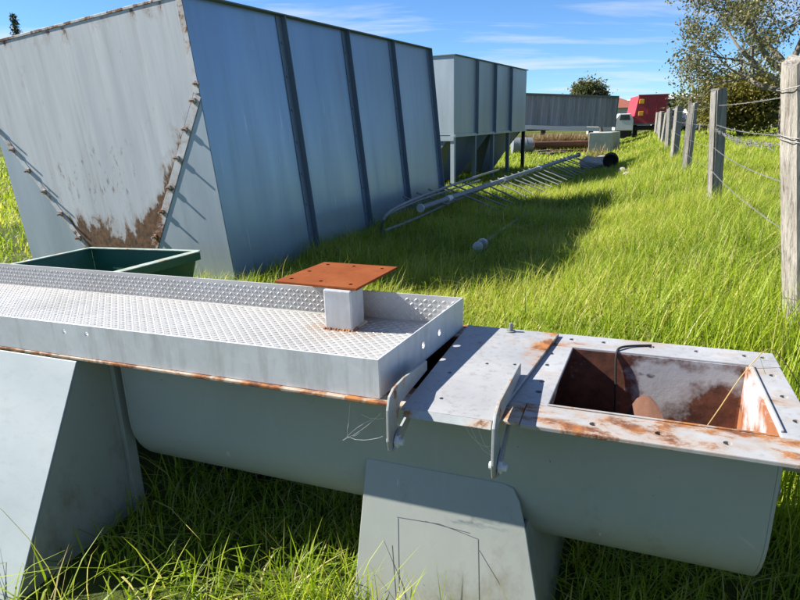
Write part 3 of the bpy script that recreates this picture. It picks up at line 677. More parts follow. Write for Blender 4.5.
# ------------------------------------------------------------------ long barred frame in the grass
k0 = onz(421, 208, 0.30); k1 = onz(578, 155, 0.42)
k1 = k0 + (k1 - k0) * 1.0
fr_ = empty('barred_frame', 'long galvanised pipe frame with many cross bars lying in the grass', 'metal frame', (k0.x, k0.y, gz(k0.x, k0.y)))
base = Vector((k0.x, k0.y, gz(k0.x, k0.y)))
ax = (k1 - k0); LN = ax.length; ax.normalize()
sd_ = Vector((ax.y, -ax.x, 0)).normalized()
def kp(s, lat, z): 
    p = k0 + ax * s + sd_ * lat; p.z += z; return p - base
mp_ = MB().cyl(kp(0, 0, 0), kp(LN, 0, 0), 0.048, 14).build('main_pipe', M_tube, fr_, smooth=True)
MB().cyl(kp(-0.03, 0, 0), kp(0.0, 0, 0), 0.064, 18).build('end_disc', M_zinc, mp_, 0.004)
MB().cyl(kp(LN, 0, 0), kp(LN + 0.10, 0, 0), 0.07, 16).build('end_cap', M_rim, mp_, 0.004)
for i in range(4):
    MB().cyl(kp(1.0 + i * 2.9, 0, 0), kp(1.16 + i * 2.9, 0, 0), 0.056, 16).build('sleeve', M_zinc, mp_, 0.004)
nb = int(LN / 0.47)
for i in range(nb):
    s_ = 0.25 + i * 0.47; j = random.uniform(-0.02, 0.02)
    out = 0.72 if i > 2 else 0.10
    a = kp(s_ + j, -0.42 if i < 6 else -0.12, 0.13 if i < 6 else 0.04); b = kp(s_ - 0.05 + j, out, -0.27 * out / 0.72)
    mid = a.lerp(b, 0.6) + Vector((0, 0, random.uniform(-0.03, 0.03))); b = b + Vector((random.uniform(-.06, .06), random.uniform(-.06, .06), 0))
    MB().tube([a, mid, b], 0.014, 8).build('cross_bar', M_tube, fr_, smooth=True)
# hooped rail at the near end
hp = [onz(383, 243, 0.02), onz(381, 232, 0.20), onz(384, 219, 0.42), onz(394, 209, 0.50), onz(420, 197, 0.50), onz(447, 187, 0.48), onz(475, 177, 0.46), onz(499, 169.5, 0.45)]
def smoothp(p, n=4):
    out = []
    for i in range(len(p) - 1):
        a, b, c, d = p[max(0, i - 1)], p[i], p[i + 1], p[min(len(p) - 1, i + 2)]
        for k in range(n):
            t = k / n; out.append(0.5 * ((2 * b) + (c - a) * t + (2 * a - 5 * b + 4 * c - d) * t * t + (3 * b - a - 3 * c + d) * t ** 3))
    return out + [p[-1]]
MB().tube([q_ - base for q_ in smoothp(hp)], 0.020, 8).build('hooped_rail', M_tube, fr_, smooth=True)
hp2 = [onz(384, 231, 0.16), onz(410, 221, 0.17), onz(445, 205, 0.2), onz(480, 190, 0.22)]
MB().tube([q_ - base for q_ in smoothp(hp2)], 0.022, 8).build('lower_rail', M_tube, fr_, smooth=True)
hp3 = [onz(388, 214, 0.42), onz(420, 200, 0.42), onz(450, 190, 0.40), onz(480, 180, 0.38)]
MB().tube([q_ - base for q_ in smoothp(hp3)], 0.014, 8).build('inner_rail', M_tube, fr_, smooth=True)

# roller with a rod, half sunk in the grass
r0_, r1_ = gp(478, 247, 0.085), gp(527, 213, 0.07)
rd = (r1_ - r0_).normalized()
ro = empty('roller_shaft', 'short galvanised roller on a thin shaft lying in shaded grass', 'roller', (r0_.x, r0_.y, gz(r0_.x, r0_.y)))
rb = Vector((r0_.x, r0_.y, gz(r0_.x, r0_.y)))
MB().cyl(r0_ - rb, r0_ + rd * 0.30 - rb, 0.048, 18).build('roller', M_tube, ro, 0.006, smooth=True)
MB().cyl(r0_ - rd * 0.03 - rb, r0_ - rd * 0.001 - rb, 0.066, 18).build('roller_flange', M_zinc, ro, 0.003)
MB().cyl(r0_ + rd * 0.18 - rb, r0_ + rd * 0.22 - rb, 0.070, 18).build('roller_flange', M_zinc, ro, 0.003)
MB().cyl(r0_ + rd * 0.30 - rb, r1_ - rb, 0.022, 10).build('shaft', M_tube, ro)

# ------------------------------------------------------------------ fence
fx = lambda i: (FP0[0] + FD[0] * 4.72 * i, FP0[1] + FD[1] * 4.72 * i)
post_spec = [  # height, half width, half depth, lean x, lean y, kind
    (1.36, 0.105, 0.105, -0.165, 0.0, 'round'), (1.40, 0.070, 0.055, -0.080, 0.0, 'slab'), (1.36, 0.075, 0.06, 0.01, 0.02, 'slab'), (1.34, 0.085, 0.06, 0.0, 0.0, 'slab'),
    (1.36, 0.085, 0.065, -0.03, 0.02, 'slab'), (1.26, 0.09, 0.065, 0.03, -0.02, 'slab'), (1.34, 0.09, 0.09, -0.01, 0.0, 'slab'), (1.28, 0.10, 0.07, 0.03, 0.0, 'slab'),
    (1.30, 0.09, 0.09, 0.0, 0.02, 'slab'), (1.22, 0.10, 0.08, 0.04, 0.0, 'slab'), (1.30, 0.10, 0.08, -0.02, 0.0, 'slab'), (1.25, 0.10, 0.08, 0.02, 0.0, 'slab')]
post_lab = ['thick round weathered fence post with frayed top and wrapped wire', 'squared dark grey fence post, next after the thick round post',
            'pale leaning split fence post, second after the thick round post', 'split fence post, third after the thick round post', 'split fence post, fourth after the thick round post']
tops = []
def rough_post(i):
    h, a, b, lx, ly, kind = post_spec[i]; x, y = fx(i); x += (0.035, 0.05)[i] if i < 2 else 0; z = gz(x, y)
    rr = random.Random(40 + i)
    n = 26 if i < 3 else 14; m = 16 if i < 3 else 8
    mb = MB(); rings = []
    ph = [rr.uniform(0, 6.28) for _ in range(6)]
    rot = rad([0, 9, 38, 7, 40, 12, 5, 35, 10, 8, 30, 10][i] + rr.uniform(-3, 3))
    for j in range(m):
        f = j / (m - 1); zz_ = -0.15 + f * (h + 0.15); ring = []
        for k in range(n):
            t = 2 * math.pi * k / n
            if kind == 'round':
                r = a * (1.0 + 0.05 * math.sin(3 * t + ph[0] + f) + 0.05 * math.sin(7 * t + ph[1]) + 0.035 * math.sin(13 * t + ph[2] + 2 * f)) * (1.0 + 0.10 * math.exp(-((f - 0.88) / 0.09) ** 2) * math.sin(t + 1) - 0.10 * max(0, f - 0.94) / 0.06)
                px, py = r * math.cos(t), r * math.sin(t)
            else:
                e = 0.32
                px = a * math.copysign(abs(math.cos(t)) ** e, math.cos(t)); py = b * math.copysign(abs(math.sin(t)) ** e, math.sin(t))
                w = 1.0 + 0.05 * math.sin(5 * t + ph[0] + 2 * f) + 0.06 * math.sin(9 * t + ph[3]) + 0.06 * math.sin(f * 5 + ph[4]); px *= w; py *= w
            zt = zz_ + (0.025 * math.sin(2 * t + ph[5]) + 0.014 * math.sin(5 * t + ph[1])) * max(0, f - 0.8) * 5
            ca, sa = math.cos(rot), math.sin(rot)
            ring.append((px * ca - py * sa + lx * max(0, zz_), px * sa + py * ca + ly * max(0, zz_), zt))
        rings.append(ring)
    vs = [q_ for r in rings for q_ in r]
    fs = [(j * n + k, j * n + (k + 1) % n, (j + 1) * n + (k + 1) % n, (j + 1) * n + k) for j in range(m - 1) for k in range(n)]
    fs += [tuple(range(n))[::-1]]
    c = len(vs); vs.append((lx * h, ly * h, h + 0.012)); fs += [((m - 1) * n + k, (m - 1) * n + (k + 1) % n, c) for k in range(n)]
    o = mb.add(vs, fs).build('fence_post', M_post0 if kind == 'round' else M_post, None, smooth=True)
    o.location = (x, y, z)
    tag(o, post_lab[i] if i < len(post_lab) else 'split fence post, %s after the thick round post' % ('fifth sixth seventh eighth ninth tenth eleventh'.split()[i - 5]), 'fence post', 'posts of the paddock fence')
    tops.append(Vector((x, y, z)))
    return o
NP = len(post_spec)
for i in range(NP): rough_post(i)
def wire(name, label, zs, r, twist=0, barbs=0, sag=0.0, side=-0.09, upto=NP - 1, bunch=0):
    root = empty(name, label, 'wire', tuple(tops[0]), group='fence wires'); mb = MB(); b0 = tops[0]
    for i in range(-1, upto):
        if i < 0:
            p = Vector((*fx(-1), 0)); p.z = gz(p.x, p.y) + zs; a = p; 
        else: a = tops[i] + Vector((0, 0, zs))
        b = tops[i + 1] + Vector((0, 0, zs)) if i + 1 < NP else None
        off = Vector((FN[0], FN[1], 0)) * -side
        a = a + off; b = b + off
        near = i <= 0
        n = 160 if (near and twist) else 10
        for st_ in range(2 if twist else 1):
            path = []
            for k in range(n + 1):
                f = k / n; p = a.lerp(b, f); p.z -= sag * 4 * f * (1 - f) * (0.75 if i <= 0 else 0.4)
                if twist and near:
                    an = k * 1.05 + st_ * math.pi
                    p = p + Vector((math.cos(an) * FN[0], math.cos(an) * FN[1], math.sin(an))) * twist
                path.append(p - b0)
            mb.tube(path, r * (1 if near else 1.3), 5 if near else 4)
            if not near: break
        if barbs and near:
            for k in range(44):
                f = k / 44; p = a.lerp(b, f); p.z -= sag * 4 * f * (1 - f) * 0.75; p = p - b0
                v = Vector((random.uniform(-1, 1), random.uniform(-1, 1), random.uniform(-1, 1))).normalized() * barbs
                mb.tube([p - v, p + v], r * 0.9, 4)
    mb.build('strand', M_wire, root)
    return root
wire('barbed_wire', 'top barbed wire strand stapled near the post tops', 1.235, 0.0014, 0.0035, 0.012, 0.02)
wire('barbed_wire', 'second barbed wire strand, sagging a hand below the top one', 1.02, 0.0014, 0.0035, 0.012, 0.045)
wire('barbed_wire', 'third barbed wire strand at half post height', 0.76, 0.0014, 0.0035, 0.012, 0.06)
wire('barbed_wire', 'lowest barbed wire strand sagging just above the grass', 0.50, 0.0014, 0.0035, 0.012, 0.05)
# bunched netting hanging on the second wire: part of its own thing
nt = MB(); n0 = tops[0]; offs = Vector((FN[0], FN[1], 0)) * 0.11
rr = random.Random(3)
for k in range(70):
    f = rr.uniform(0.05, 0.95); L_ = rr.uniform(0.1, 0.35); a = tops[0].lerp(tops[1], f) + offs; 
    zf = 1.0 - 0.20 * math.sin(math.pi * f) * 0.35
    pts = []
    for j in range(6):
        g = j / 5 - 0.5
        pts.append(a + Vector((FD[0], FD[1], 0)) * (g * L_) + Vector((rr.gauss(0, .012), rr.gauss(0, .012), zf - 0.02 + rr.gauss(0, .014))) - n0)
    nt.tube(pts, 0.0016, 4)
nto = nt.build('wire_netting', M_wire); nto.location = n0
tag(nto, 'bundle of rolled wire netting along the second fence wire', 'netting')
# wire wrapped round the thick post
wro = empty('wrapped_wire', 'loops of wire wrapped round the thick round post', 'wire', tuple(tops[0]))
for zc_ in (1.24, 1.02, 1.00):
    pts = [Vector((math.cos(t) * 0.117 - 0.165 * zc_, math.sin(t) * 0.117, zc_ + 0.012 * math.sin(t * 2 + zc_ * 9) + 0.0015 * t)) for t in [k * 0.3 for k in range(22)]]
    MB().tube(pts, 0.0022, 5).build('wire_loop', M_wire, wro)

# ------------------------------------------------------------------ far yard behind the hoppers
M_corr = rusty_paint('dark_grey_corrugated_sheet', (0.17, 0.18, 0.19), (0.36, 0.37, 0.38), -0.12, 0.6, 0.1, 0.9, (3, 3, 0.2), dirt=0.3, rscale=2)
M_white = plain('dirty_white_paint', (0.62, 0.62, 0.60), 0.55, 0, 0.12, 3)
M_red = rusty_paint('faded_red_paint', (0.27, 0.022, 0.032), (0.36, 0.034, 0.045), -0.15, 0.5, 0, 1.5, dirt=0.15)
M_yell = plain('yellow_reflector', (0.75, 0.38, 0.02), 0.4)
M_rustpipe = plain('rusty_pipe', (0.13, 0.055, 0.03), 0.85, 0, 0.4, 5, 0.4)
M_glass = NT('dark_window_glass').fin((0.02, 0.025, 0.03), 0.08, 0.0, 0.6)
M_tyre = plain('tyre_rubber', (0.02, 0.02, 0.02), 0.85)
M_plank = wood('dark_timber', (0.10, 0.085, 0.07), (0.18, 0.155, 0.13))
M_rooft = plain('red_brown_roof', (0.26, 0.08, 0.05), 0.8, 0, 0.2, 2)
M_render = plain('cream_wall', (0.55, 0.52, 0.46), 0.85, 0, 0.1, 1)

pa, pb = ony(523, 94, 36), ony(618, 97, 36)
ctw = empty('tipper_body', 'long dark grey corrugated steel tipper body on a white chassis beyond the hoppers', 'trailer', (pb.x, pb.y, gz(pb.x, pb.y)))
bt = Vector((pb.x, pb.y, gz(pb.x, pb.y)))
ux = (pa - pb).normalized(); uz = Vector((0, 1, 0)).cross(ux); uz = uz if uz.z > 0 else -uz
top = pb - bt
mb = MB(); n = 0; vs = []; CL, CH, CD = 8.6, 1.66, 2.4
w = 0.30; k = 0; prof = []
while k * w < CL:
    for (d, y) in ((0.0, 0.0), (0.11, 0.0), (0.15, 0.05), (0.26, 0.05)): prof.append((k * w + d, y))
    k += 1
lean = 0.10
for (d, y) in prof:
    vs += [top + ux * d + Vector((0, y, 0)), top + ux * d + Vector((-lean * 0.0, y + 0.0, 0)) - uz * CH]
fs = [(2 * i, 2 * i + 2, 2 * i + 3, 2 * i + 1) for i in range(len(prof) - 1)]
mb.add(vs, fs).build('corrugated_side', M_corr, ctw)
def cbox(name, d0, d1, y0, y1, h0, h1, mat, par=None):
    q8 = [top + ux * d + Vector((0, y, 0)) - uz * h for h in (h1, h0) for d, y in ((d0, y0), (d1, y0), (d1, y1), (d0, y1))]
    return MB().add(q8, [(0, 3, 2, 1), (4, 5, 6, 7), (0, 1, 5, 4), (1, 2, 6, 5), (2, 3, 7, 6), (3, 0, 4, 7)]).build(name, mat, par or ctw)
cbox('top_rail', -0.05, CL, -0.06, 0.06, -0.06, 0.06, M_rim)
cbox('back_side', 0.0, CL, CD, CD + 0.05, 0.0, CH, M_corr)
cbox('end_wall', -0.04, 0.0, 0.06, CD, 0.0, CH, M_corr)
cbox('floor', 0.0, CL, 0.06, CD, CH - 0.05, CH, M_corr)
for i in range(6): cbox('end_rib', -0.11, -0.04, 0.1 + i * 0.43, 0.2 + i * 0.43, 0.0, CH, M_rim)
cbox('chassis_beam', 0.9, CL + 0.6, -0.22, 0.10, CH + 0.02, CH + 0.26, M_white)
for d in (1.2, 4.0, 7.0):
    c = top + ux * d - uz * (CH + 0.2)
    MB().box(c.x - 0.12, c.x + 0.12, 0.3, 0.5, gz(c.x + bt.x, bt.y) - bt.z - 0.05, c.z).build('prop', M_plank, ctw)

# concrete block
p = ony(588, 147, 31); q2 = ony(626, 147, 31); p.z = gz(p.x, p.y)
cbw = (q2.x - p.x)
o = MB().prism([(0, 0, -0.1), (cbw * 0.60, -0.1, -0.1), (cbw * 1.0, 0.9, -0.1), (cbw * 0.38, 1.1, -0.1)], (0, 0, 1.08)).build('concrete_block', M_conc, None, 0.04)
o.location = (p.x, p.y, p.z); tag(o, 'mossy grey concrete block standing in grass before the tipper body', 'concrete block')
# rusty pipes, drum, planks and dry weeds in front of the tipper body
def lying(name, label, cat, pA, pB, r, mat, hollow=True, group=None):
    a = Vector(pA); b = Vector(pB); d = (b - a).normalized()
    root = empty(name, label, cat, tuple(a), group=group)
    if hollow:
        n = 20; up = d.orthogonal().normalized(); s2 = d.cross(up); vs = []
        for (pp, rr_) in ((Vector((0, 0, 0)), r), (b - a, r), (b - a, r * 0.86), (Vector((0, 0, 0)), r * 0.86)):
            vs += [pp + (up * math.cos(6.2832 * k / n) + s2 * math.sin(6.2832 * k / n)) * rr_ for k in range(n)]
        fs = [(j * n + k, j * n + (k + 1) % n, ((j + 1) % 4) * n + (k + 1) % n, ((j + 1) % 4) * n + k) for j in range(4) for k in range(n)]
        MB().add(vs, fs).build('shell', mat, root, smooth=True)
    else:
        MB().cyl((0, 0, 0), b - a, r, 20).build('shell', mat, root, 0.01, smooth=True)
    for f in (0.33, 0.66):
        c = (b - a) * f; MB().cyl(c - d * 0.03, c + d * 0.03, r * 1.04, 20).build('band', mat, root, smooth=True)
    return root
def g3(px, py, up): 
    p_ = ony(px, py, 33.0 - (py - 144) * 0.5) if py < 152 else gp(px, py); return (p_.x, p_.y, gz(p_.x, p_.y) + up)
lying('galvanised_drum', 'galvanised drum lying at the foot of the raised hopper', 'drum', g3(512, 147, 0.40), g3(532, 147, 0.40), 0.40, M_tube, False)
lying('rusty_pipe', 'long brown rusted pipe lying under the tipper body', 'pipe', g3(533, 146, 0.42), g3(592, 144, 0.36), 0.16, M_rustpipe)
lying('rusty_pipe', 'thin rusted pipe lying below the long brown pipe', 'pipe', g3(545, 148.5, 0.10), g3(586, 147, 0.09), 0.08, M_rustpipe)
for i, (a_, b_, z_) in enumerate((((540, 150.5), (556, 148.5), 0.06), ((548, 151), (566, 148.6), 0.07), ((536, 149.5), (552, 147.6), 0.14))):
    A_ = Vector(g3(*a_, z_)); B_ = Vector(g3(*b_, z_)); dd = (B_ - A_); s3 = Vector((dd.y, -dd.x, 0)).normalized() * 0.12
    o = MB().prism([(0, 0, 0) + s3 if False else s3, dd + s3, dd - s3, -s3], (0, 0, 0.06)).build('plank', M_plank, None, 0.01)
    o.location = A_; tag(o, 'dark weathered plank dropped on the grass before the rusty pipes', 'plank', 'planks before the pipes')

# red truck with white cab beyond the block
rt = ony(640, 95.5, 42); g_ = gz(rt.x, rt.y)
tr = empty('red_truck', 'red box truck with yellow markers and white cab beyond the fence posts', 'truck', (rt.x, rt.y, g_), rad(-14))
TT = rt.z - g_
bx = MB().add([(-0.35, 0, 0.9), (1.75, 0, 0.9), (1.75, 4.6, 0.9), (-0.35, 4.6, 0.9), (-0.05, 0, TT), (1.75, 0, TT), (1.75, 4.6, TT), (-0.05, 4.6, TT)], [(0, 3, 2, 1), (4, 5, 6, 7), (0, 1, 5, 4), (1, 2, 6, 5), (2, 3, 7, 6), (3, 0, 4, 7)]).build('box_body', M_red, tr, 0.03)
for x_, w_ in ((-0.40, 2.2),):
    MB().box(x_, x_ + w_, -0.06, 0.02, 0.84, 0.93).build('tail_bar', M_rim, bx); MB().box(-0.08, 1.80, -0.04, 0.05, TT - 0.02, TT + 0.05).build('top_rail', M_red, bx)
for y_ in (1.1, 2.2, 3.3): MB().box(1.752, 1.79, y_, y_ + 0.08, 0.95, TT - 0.05).build('body_rib', M_red, bx)
for z_ in (TT - 1.15, TT - 0.38): MB().box(0.0, 0.30, -0.035, -0.002, z_ - 0.14, z_ + 0.14).build('marker', M_yell, tr, 0.02)
for x_ in (0.55, 1.1): MB().box(x_, x_ + 0.04, -0.02, -0.002, 0.95, TT - 0.05).build('body_rib', M_red, bx)
MB().box(-0.15, 1.6, 0.1, 4.5, 0.5, 0.74).build('chassis', M_black, tr)
for x_, y_ in ((-0.2, 0.8), (1.45, 0.8), (-0.2, 3.6), (1.45, 3.6)):
    wo_ = MB().cyl((x_, y_, 0.44), (x_ + 0.26, y_, 0.44), 0.46, 20).build('wheel', M_tyre, tr, 0.03); MB().cyl((x_ - 0.01, y_, 0.44), (x_ + 0.27, y_, 0.44), 0.2, 12).build('rim', M_white, wo_)
cab = MB().prism([(-1.5, -0.2, 0.5), (-0.3, -0.2, 0.5), (-0.3, -0.2, 1.2), (-0.5, -0.2, 1.60), (-1.2, -0.2, 1.60), (-1.5, -0.2, 1.2)], (0, 1.6, 0)).build('cab', M_white, tr, 0.04)
MB().prism([(-1.2, -0.205, 1.18), (-0.5, -0.205, 1.18), (-0.58, -0.205, 1.52), (-1.12, -0.205, 1.52)], (0, -0.01, 0)).build('cab_window', M_glass, cab)
wo_ = MB().cyl((-0.9, -0.1, 0.4), (-0.9, 0.15, 0.4), 0.42, 20).build('wheel', M_tyre, tr, 0.03)

# house with a red roof and a long low white shed far behind
def house(name, label, c, w_, d_, h_, roof, wall, rh, rz=0.0, nwin=3):
    root = empty(name, label, 'building', (c[0], c[1], gz(min(c[0], 60), min(c[1], 80)) - 0.1), rz)
    MB().box(-w_ / 2, w_ / 2, -d_ / 2, d_ / 2, 0, h_).build('wall', wall, root)
    e = 0.4
    MB().add([(-w_ / 2 - e, -d_ / 2 - e, h_ + .003), (w_ / 2 + e, -d_ / 2 - e, h_ + .003), (w_ / 2 + e, d_ / 2 + e, h_ + .003), (-w_ / 2 - e, d_ / 2 + e, h_ + .003), (-w_ / 2 + d_ / 2, 0, h_ + rh), (w_ / 2 - d_ / 2, 0, h_ + rh)],
             [(0, 1, 5, 4), (1, 2, 5), (2, 3, 4, 5), (3, 0, 4), (3, 2, 1, 0)]).build('roof', roof, root)
    for i in range(nwin):
        x_ = -w_ / 2 + w_ * (i + 0.5) / nwin
        f_ = MB().box(x_ - 0.6, x_ + 0.6, -d_ / 2 - 0.03, -d_ / 2 - 0.002, h_ * 0.4, h_ * 0.8).build('window', M_white, root)
        MB().box(x_ - 0.52, x_ + 0.52, -d_ / 2 - 0.04, -d_ / 2 - 0.031, h_ * 0.43, h_ * 0.77).build('pane', M_glass, f_)
    return root
hc = ony(606, 100, 66); house('house', 'cream house with a red brown hipped roof behind the tipper body', (hc.x + 1.0, hc.y), 4.4, 4.2, 2.7, M_rooft, M_render, 1.1)
hc = ony(632, 100, 72); house('shed', 'long low white roofed shed behind the red truck', (hc.x + 6.0, hc.y), 12, 6, 2.9, M_white, M_render, 0.55)

# pile beyond the long frame: hollow black pipe, stones
lp = Vector(g3(610, 170, 0.26))
lying('black_pipe', 'short wide black pipe lying with its dark open end showing', 'pipe', lp, lp + Vector((0.22, 0.62, 0.02)), 0.23, M_black)
MB_st = []
def rock(px, py, r, sq, label, seed):
    rr2 = random.Random(seed); bm = bmesh.new(); bmesh.ops.create_icosphere(bm, subdivisions=3, radius=r)
    ph = [Vector((rr2.uniform(-1, 1), rr2.uniform(-1, 1), rr2.uniform(-1, 1))).normalized() for _ in range(7)]
    cut = [rr2.uniform(0.6, 0.9) * r for _ in range(7)]
    for v in bm.verts:
        for n_, c_ in zip(ph, cut):
            d_ = v.co.dot(n_)
            if d_ > c_: v.co -= n_ * (d_ - c_)
        v.co.z *= sq
    me = bpy.data.meshes.new('stone'); bm.to_mesh(me); bm.free(); me.materials.append(M_stone)
    o = bpy.data.objects.new('stone', me); COL.objects.link(o); p_ = gp(px, py); o.location = (p_.x, p_.y, gz(p_.x, p_.y) + r * sq * 0.55)
    tag(o, label, 'stone'); return o
rock(590, 170, 0.42, 0.75, 'large pale stone left of the black pipe', 1)
rock(601, 168, 0.34, 0.8, 'pale stone touching the black pipe', 2)
rock(622, 175, 0.16, 0.8, 'small whitish stone in the shade below the black pipe', 3)
rock(627, 177, 0.12, 0.7, 'smallest whitish stone in the shade below the black pipe', 4)

# parked vehicles and a far fence beyond the paddock
def car(name, label, x, y, rz, mat, van=False):
    root = empty(name, label, 'van' if van else 'car', (x, y, gz(x, y)), rz)
    pr_ = [(-2.2, 0.35), (2.2, 0.35), (2.25, 0.75), (2.1, 0.92), (1.2, 1.0), (0.6, 1.45), (-1.3, 1.5), (-1.9, 1.02), (-2.2, 0.95)] if not van else [(-2.4, 0.35), (2.4, 0.35), (2.45, 0.9), (1.7, 1.15), (1.2, 1.95), (-2.4, 2.0)]
    MB().prism([(a, -0.85, b) for a, b in pr_], (0, 1.7, 0)).build('body', mat, root, 0.06)
    gl = [(1.0, 1.03), (0.52, 1.40), (-1.25, 1.44), (-1.7, 1.05)] if not van else [(1.5, 1.2), (1.1, 1.85), (0.1, 1.85), (0.1, 1.2)]
    for s_ in (-0.858, 0.850): MB().prism([(a, s_, b) for a, b in gl], (0, 0.008, 0)).build('window', M_glass, root)
    for wx in (-1.4, 1.4):
        for wy in (-0.9, 0.68):
            w_ = MB().cyl((wx, wy, 0.33), (wx, wy + 0.22, 0.33), 0.34, 18).build('wheel', M_tyre, root, 0.02)
            MB().cyl((wx, wy - 0.01, 0.33), (wx, wy + 0.23, 0.33), 0.19, 12).build('rim', M_zinc, w_)
    return root
c1 = ony(706, 125, 44); car('parked_car', 'silver white car parked beyond the paddock past the squared post', c1.x, c1.y, rad(8), M_white)
c1 = ony(684, 124, 47); car('parked_car', 'white car parked beyond the paddock beside the silver white one', c1.x, c1.y, rad(-5), M_white)
c1 = ony(750, 122, 45); car('parked_car', 'dark grey car parked beyond the paddock under the bushy tree', c1.x, c1.y, rad(4), M_rim)
for i in range(12):
    p_ = ony(700 + i * 9, 124, 40.5); zz_ = gz(p_.x, p_.y)
    o = MB().box(-0.045, 0.045, -0.045, 0.045, -0.1, 1.05).build('paddock_post', M_post, None, 0.01); o.location = (p_.x, p_.y, zz_)
    o.rotation_euler = (random.uniform(-.04, .04), random.uniform(-.04, .04), random.uniform(0, 1))
    tag(o, 'thin post of the far paddock fence under the trees', 'fence post', 'posts of the far paddock fence')

# ------------------------------------------------------------------ trees
def quads_object(name, C, X, Y, tintv, mat, parent=None):
    n = len(C); v = np.stack([C - X * 0.5, C + Y * 0.5 - X * 0.05, C + X * 0.5, C - Y * 0.5 - X * 0.05], 1).reshape(-1, 3).astype(np.float32)
    me = bpy.data.meshes.new(name); me.vertices.add(4 * n); me.vertices.foreach_set('co', v.ravel())
    me.loops.add(4 * n); me.loops.foreach_set('vertex_index', np.arange(4 * n, dtype=np.int32))
    me.polygons.add(n); me.polygons.foreach_set('loop_start', np.arange(0, 4 * n, 4, dtype=np.int32)); me.polygons.foreach_set('loop_total', np.full(n, 4, np.int32))
    a = me.attributes.new('tint', 'FLOAT', 'POINT'); a.data.foreach_set('value', np.repeat(tintv, 4).astype(np.float32))
    me.update(); me.validate(); me.materials.append(mat)
    o = bpy.data.objects.new(name, me); COL.objects.link(o)
    if parent: o.parent = parent
    return o
def tree(name, label, loc, H, R, lmat, seed, trunk_r, first=0.25, levels=5, leaf=0.10, per=14, spread=0.35, droop=0.0, lean=(0, 0), kids=(3, 4), angle=(25, 55), lenf=0.74, squash=1.0, limbs=None):
    rr = random.Random(seed); nr = np.random.default_rng(seed)
    root = empty(name, label, 'tree', loc)
    tk = MB(); br = MB(); tips = []
    def grow(p, d, L, r, lev):
        n = 4 if lev < 3 else 2; pts = [p]; rs = [r]; q_ = p.copy(); dd = d.copy()
        for i in range(n):
            dd = (dd + Vector((rr.gauss(0, .13), rr.gauss(0, .13), rr.gauss(0, .10) + (0.06 if lev < 3 else -droop)))).normalized()
            q_ = q_ + dd * (L / n); pts.append(q_.copy()); rs.append(r * (1 - 0.42 * (i + 1) / n))
        (tk if lev == 0 else br).tube(pts, rs, 10 if lev < 2 else (6 if lev < 4 else 4), caps=False)
        if lev >= levels - 2:
            for k_ in range(1, len(pts)): tips.append((pts[k_], dd.copy()))
        if lev >= levels: return
        if lev == 0 and limbs:
            for (dv, ll, f) in limbs: grow(p.lerp(pts[-1], f), Vector(dv).normalized(), ll, r * 0.55, 1)
            return
        nk = rr.randint(*kids)
        for c in range(nk):
            f = 1.0 if (c == 0) else rr.uniform(0.45 if lev else 0.6, 1.0)
            fi = f * n; i0 = min(n - 1, int(fi)); pp = pts[i0].lerp(pts[i0 + 1], fi - i0)
            an = rad(rr.uniform(*angle)) * (0.55 if c == 0 else 1.0); az = rr.uniform(0, 6.2832)
            o1 = dd.orthogonal().normalized(); o2 = dd.cross(o1)
            nd = dd * math.cos(an) + (o1 * math.cos(az) + o2 * math.sin(az)) * math.sin(an)
            nd.z *= squash; nd.normalize()
            grow(pp, nd, L * lenf * rr.uniform(0.8, 1.15), rs[i0 + 1] * (0.78 if c == 0 else 0.6), lev + 1)
    grow(Vector((0, 0, -0.1)), Vector((lean[0], lean[1], 1)).normalized(), H * first, trunk_r, 0)
    tk.build('trunk', M_bark, root, smooth='all'); br.build('branches', M_bark, root, smooth='all')
    T = np.array([t[0] for t in tips]); 
    C = np.repeat(T, per, 0) + nr.normal(0, spread, (len(T) * per, 3)) * np.array([1, 1, 0.8]); n = len(C)
    X = nr.normal(0, 1, (n, 3)); X /= np.linalg.norm(X, axis=1)[:, None]
    Y = np.cross(X, nr.normal(0, 1, (n, 3))); Y /= np.linalg.norm(Y, axis=1)[:, None]
    s_ = leaf * nr.uniform(0.6, 1.4, (n, 1))
    tn = np.clip(np.repeat(nr.uniform(0, 1, len(T)), per) * 0.6 + nr.uniform(0, 0.4, n), 0, 1)
    quads_object('crown', C, X * s_, Y * s_ * 0.55, tn, lmat, root)
    return root
M_leafA = leafmat('olive_grey_leaves', (0.065, 0.075, 0.032), (0.115, 0.122, 0.050), (0.19, 0.175, 0.085), (0.25, 0.18, 0.10), trans=0.35)
M_leafB = leafmat('yellow_green_leaves', (0.085, 0.088, 0.018), (0.165, 0.152, 0.028), (0.27, 0.205, 0.045), trans=0.4)
M_leafC = leafmat('dark_green_leaves', (0.022, 0.036, 0.013), (0.05, 0.068, 0.024), (0.085, 0.095, 0.035), trans=0.25)
M_leafD = leafmat('mid_green_leaves', (0.040, 0.050, 0.022), (0.085, 0.095, 0.036), (0.15, 0.14, 0.055), trans=0.3)
M_weed = leafmat('brown_weed_stems', (0.14, 0.085, 0.045), (0.24, 0.16, 0.085), (0.36, 0.26, 0.13), trans=0.2)
def tbase(px, d): 
    p_ = ony(px, 118, d); return (p_.x, p_.y, gz(p_.x, p_.y))
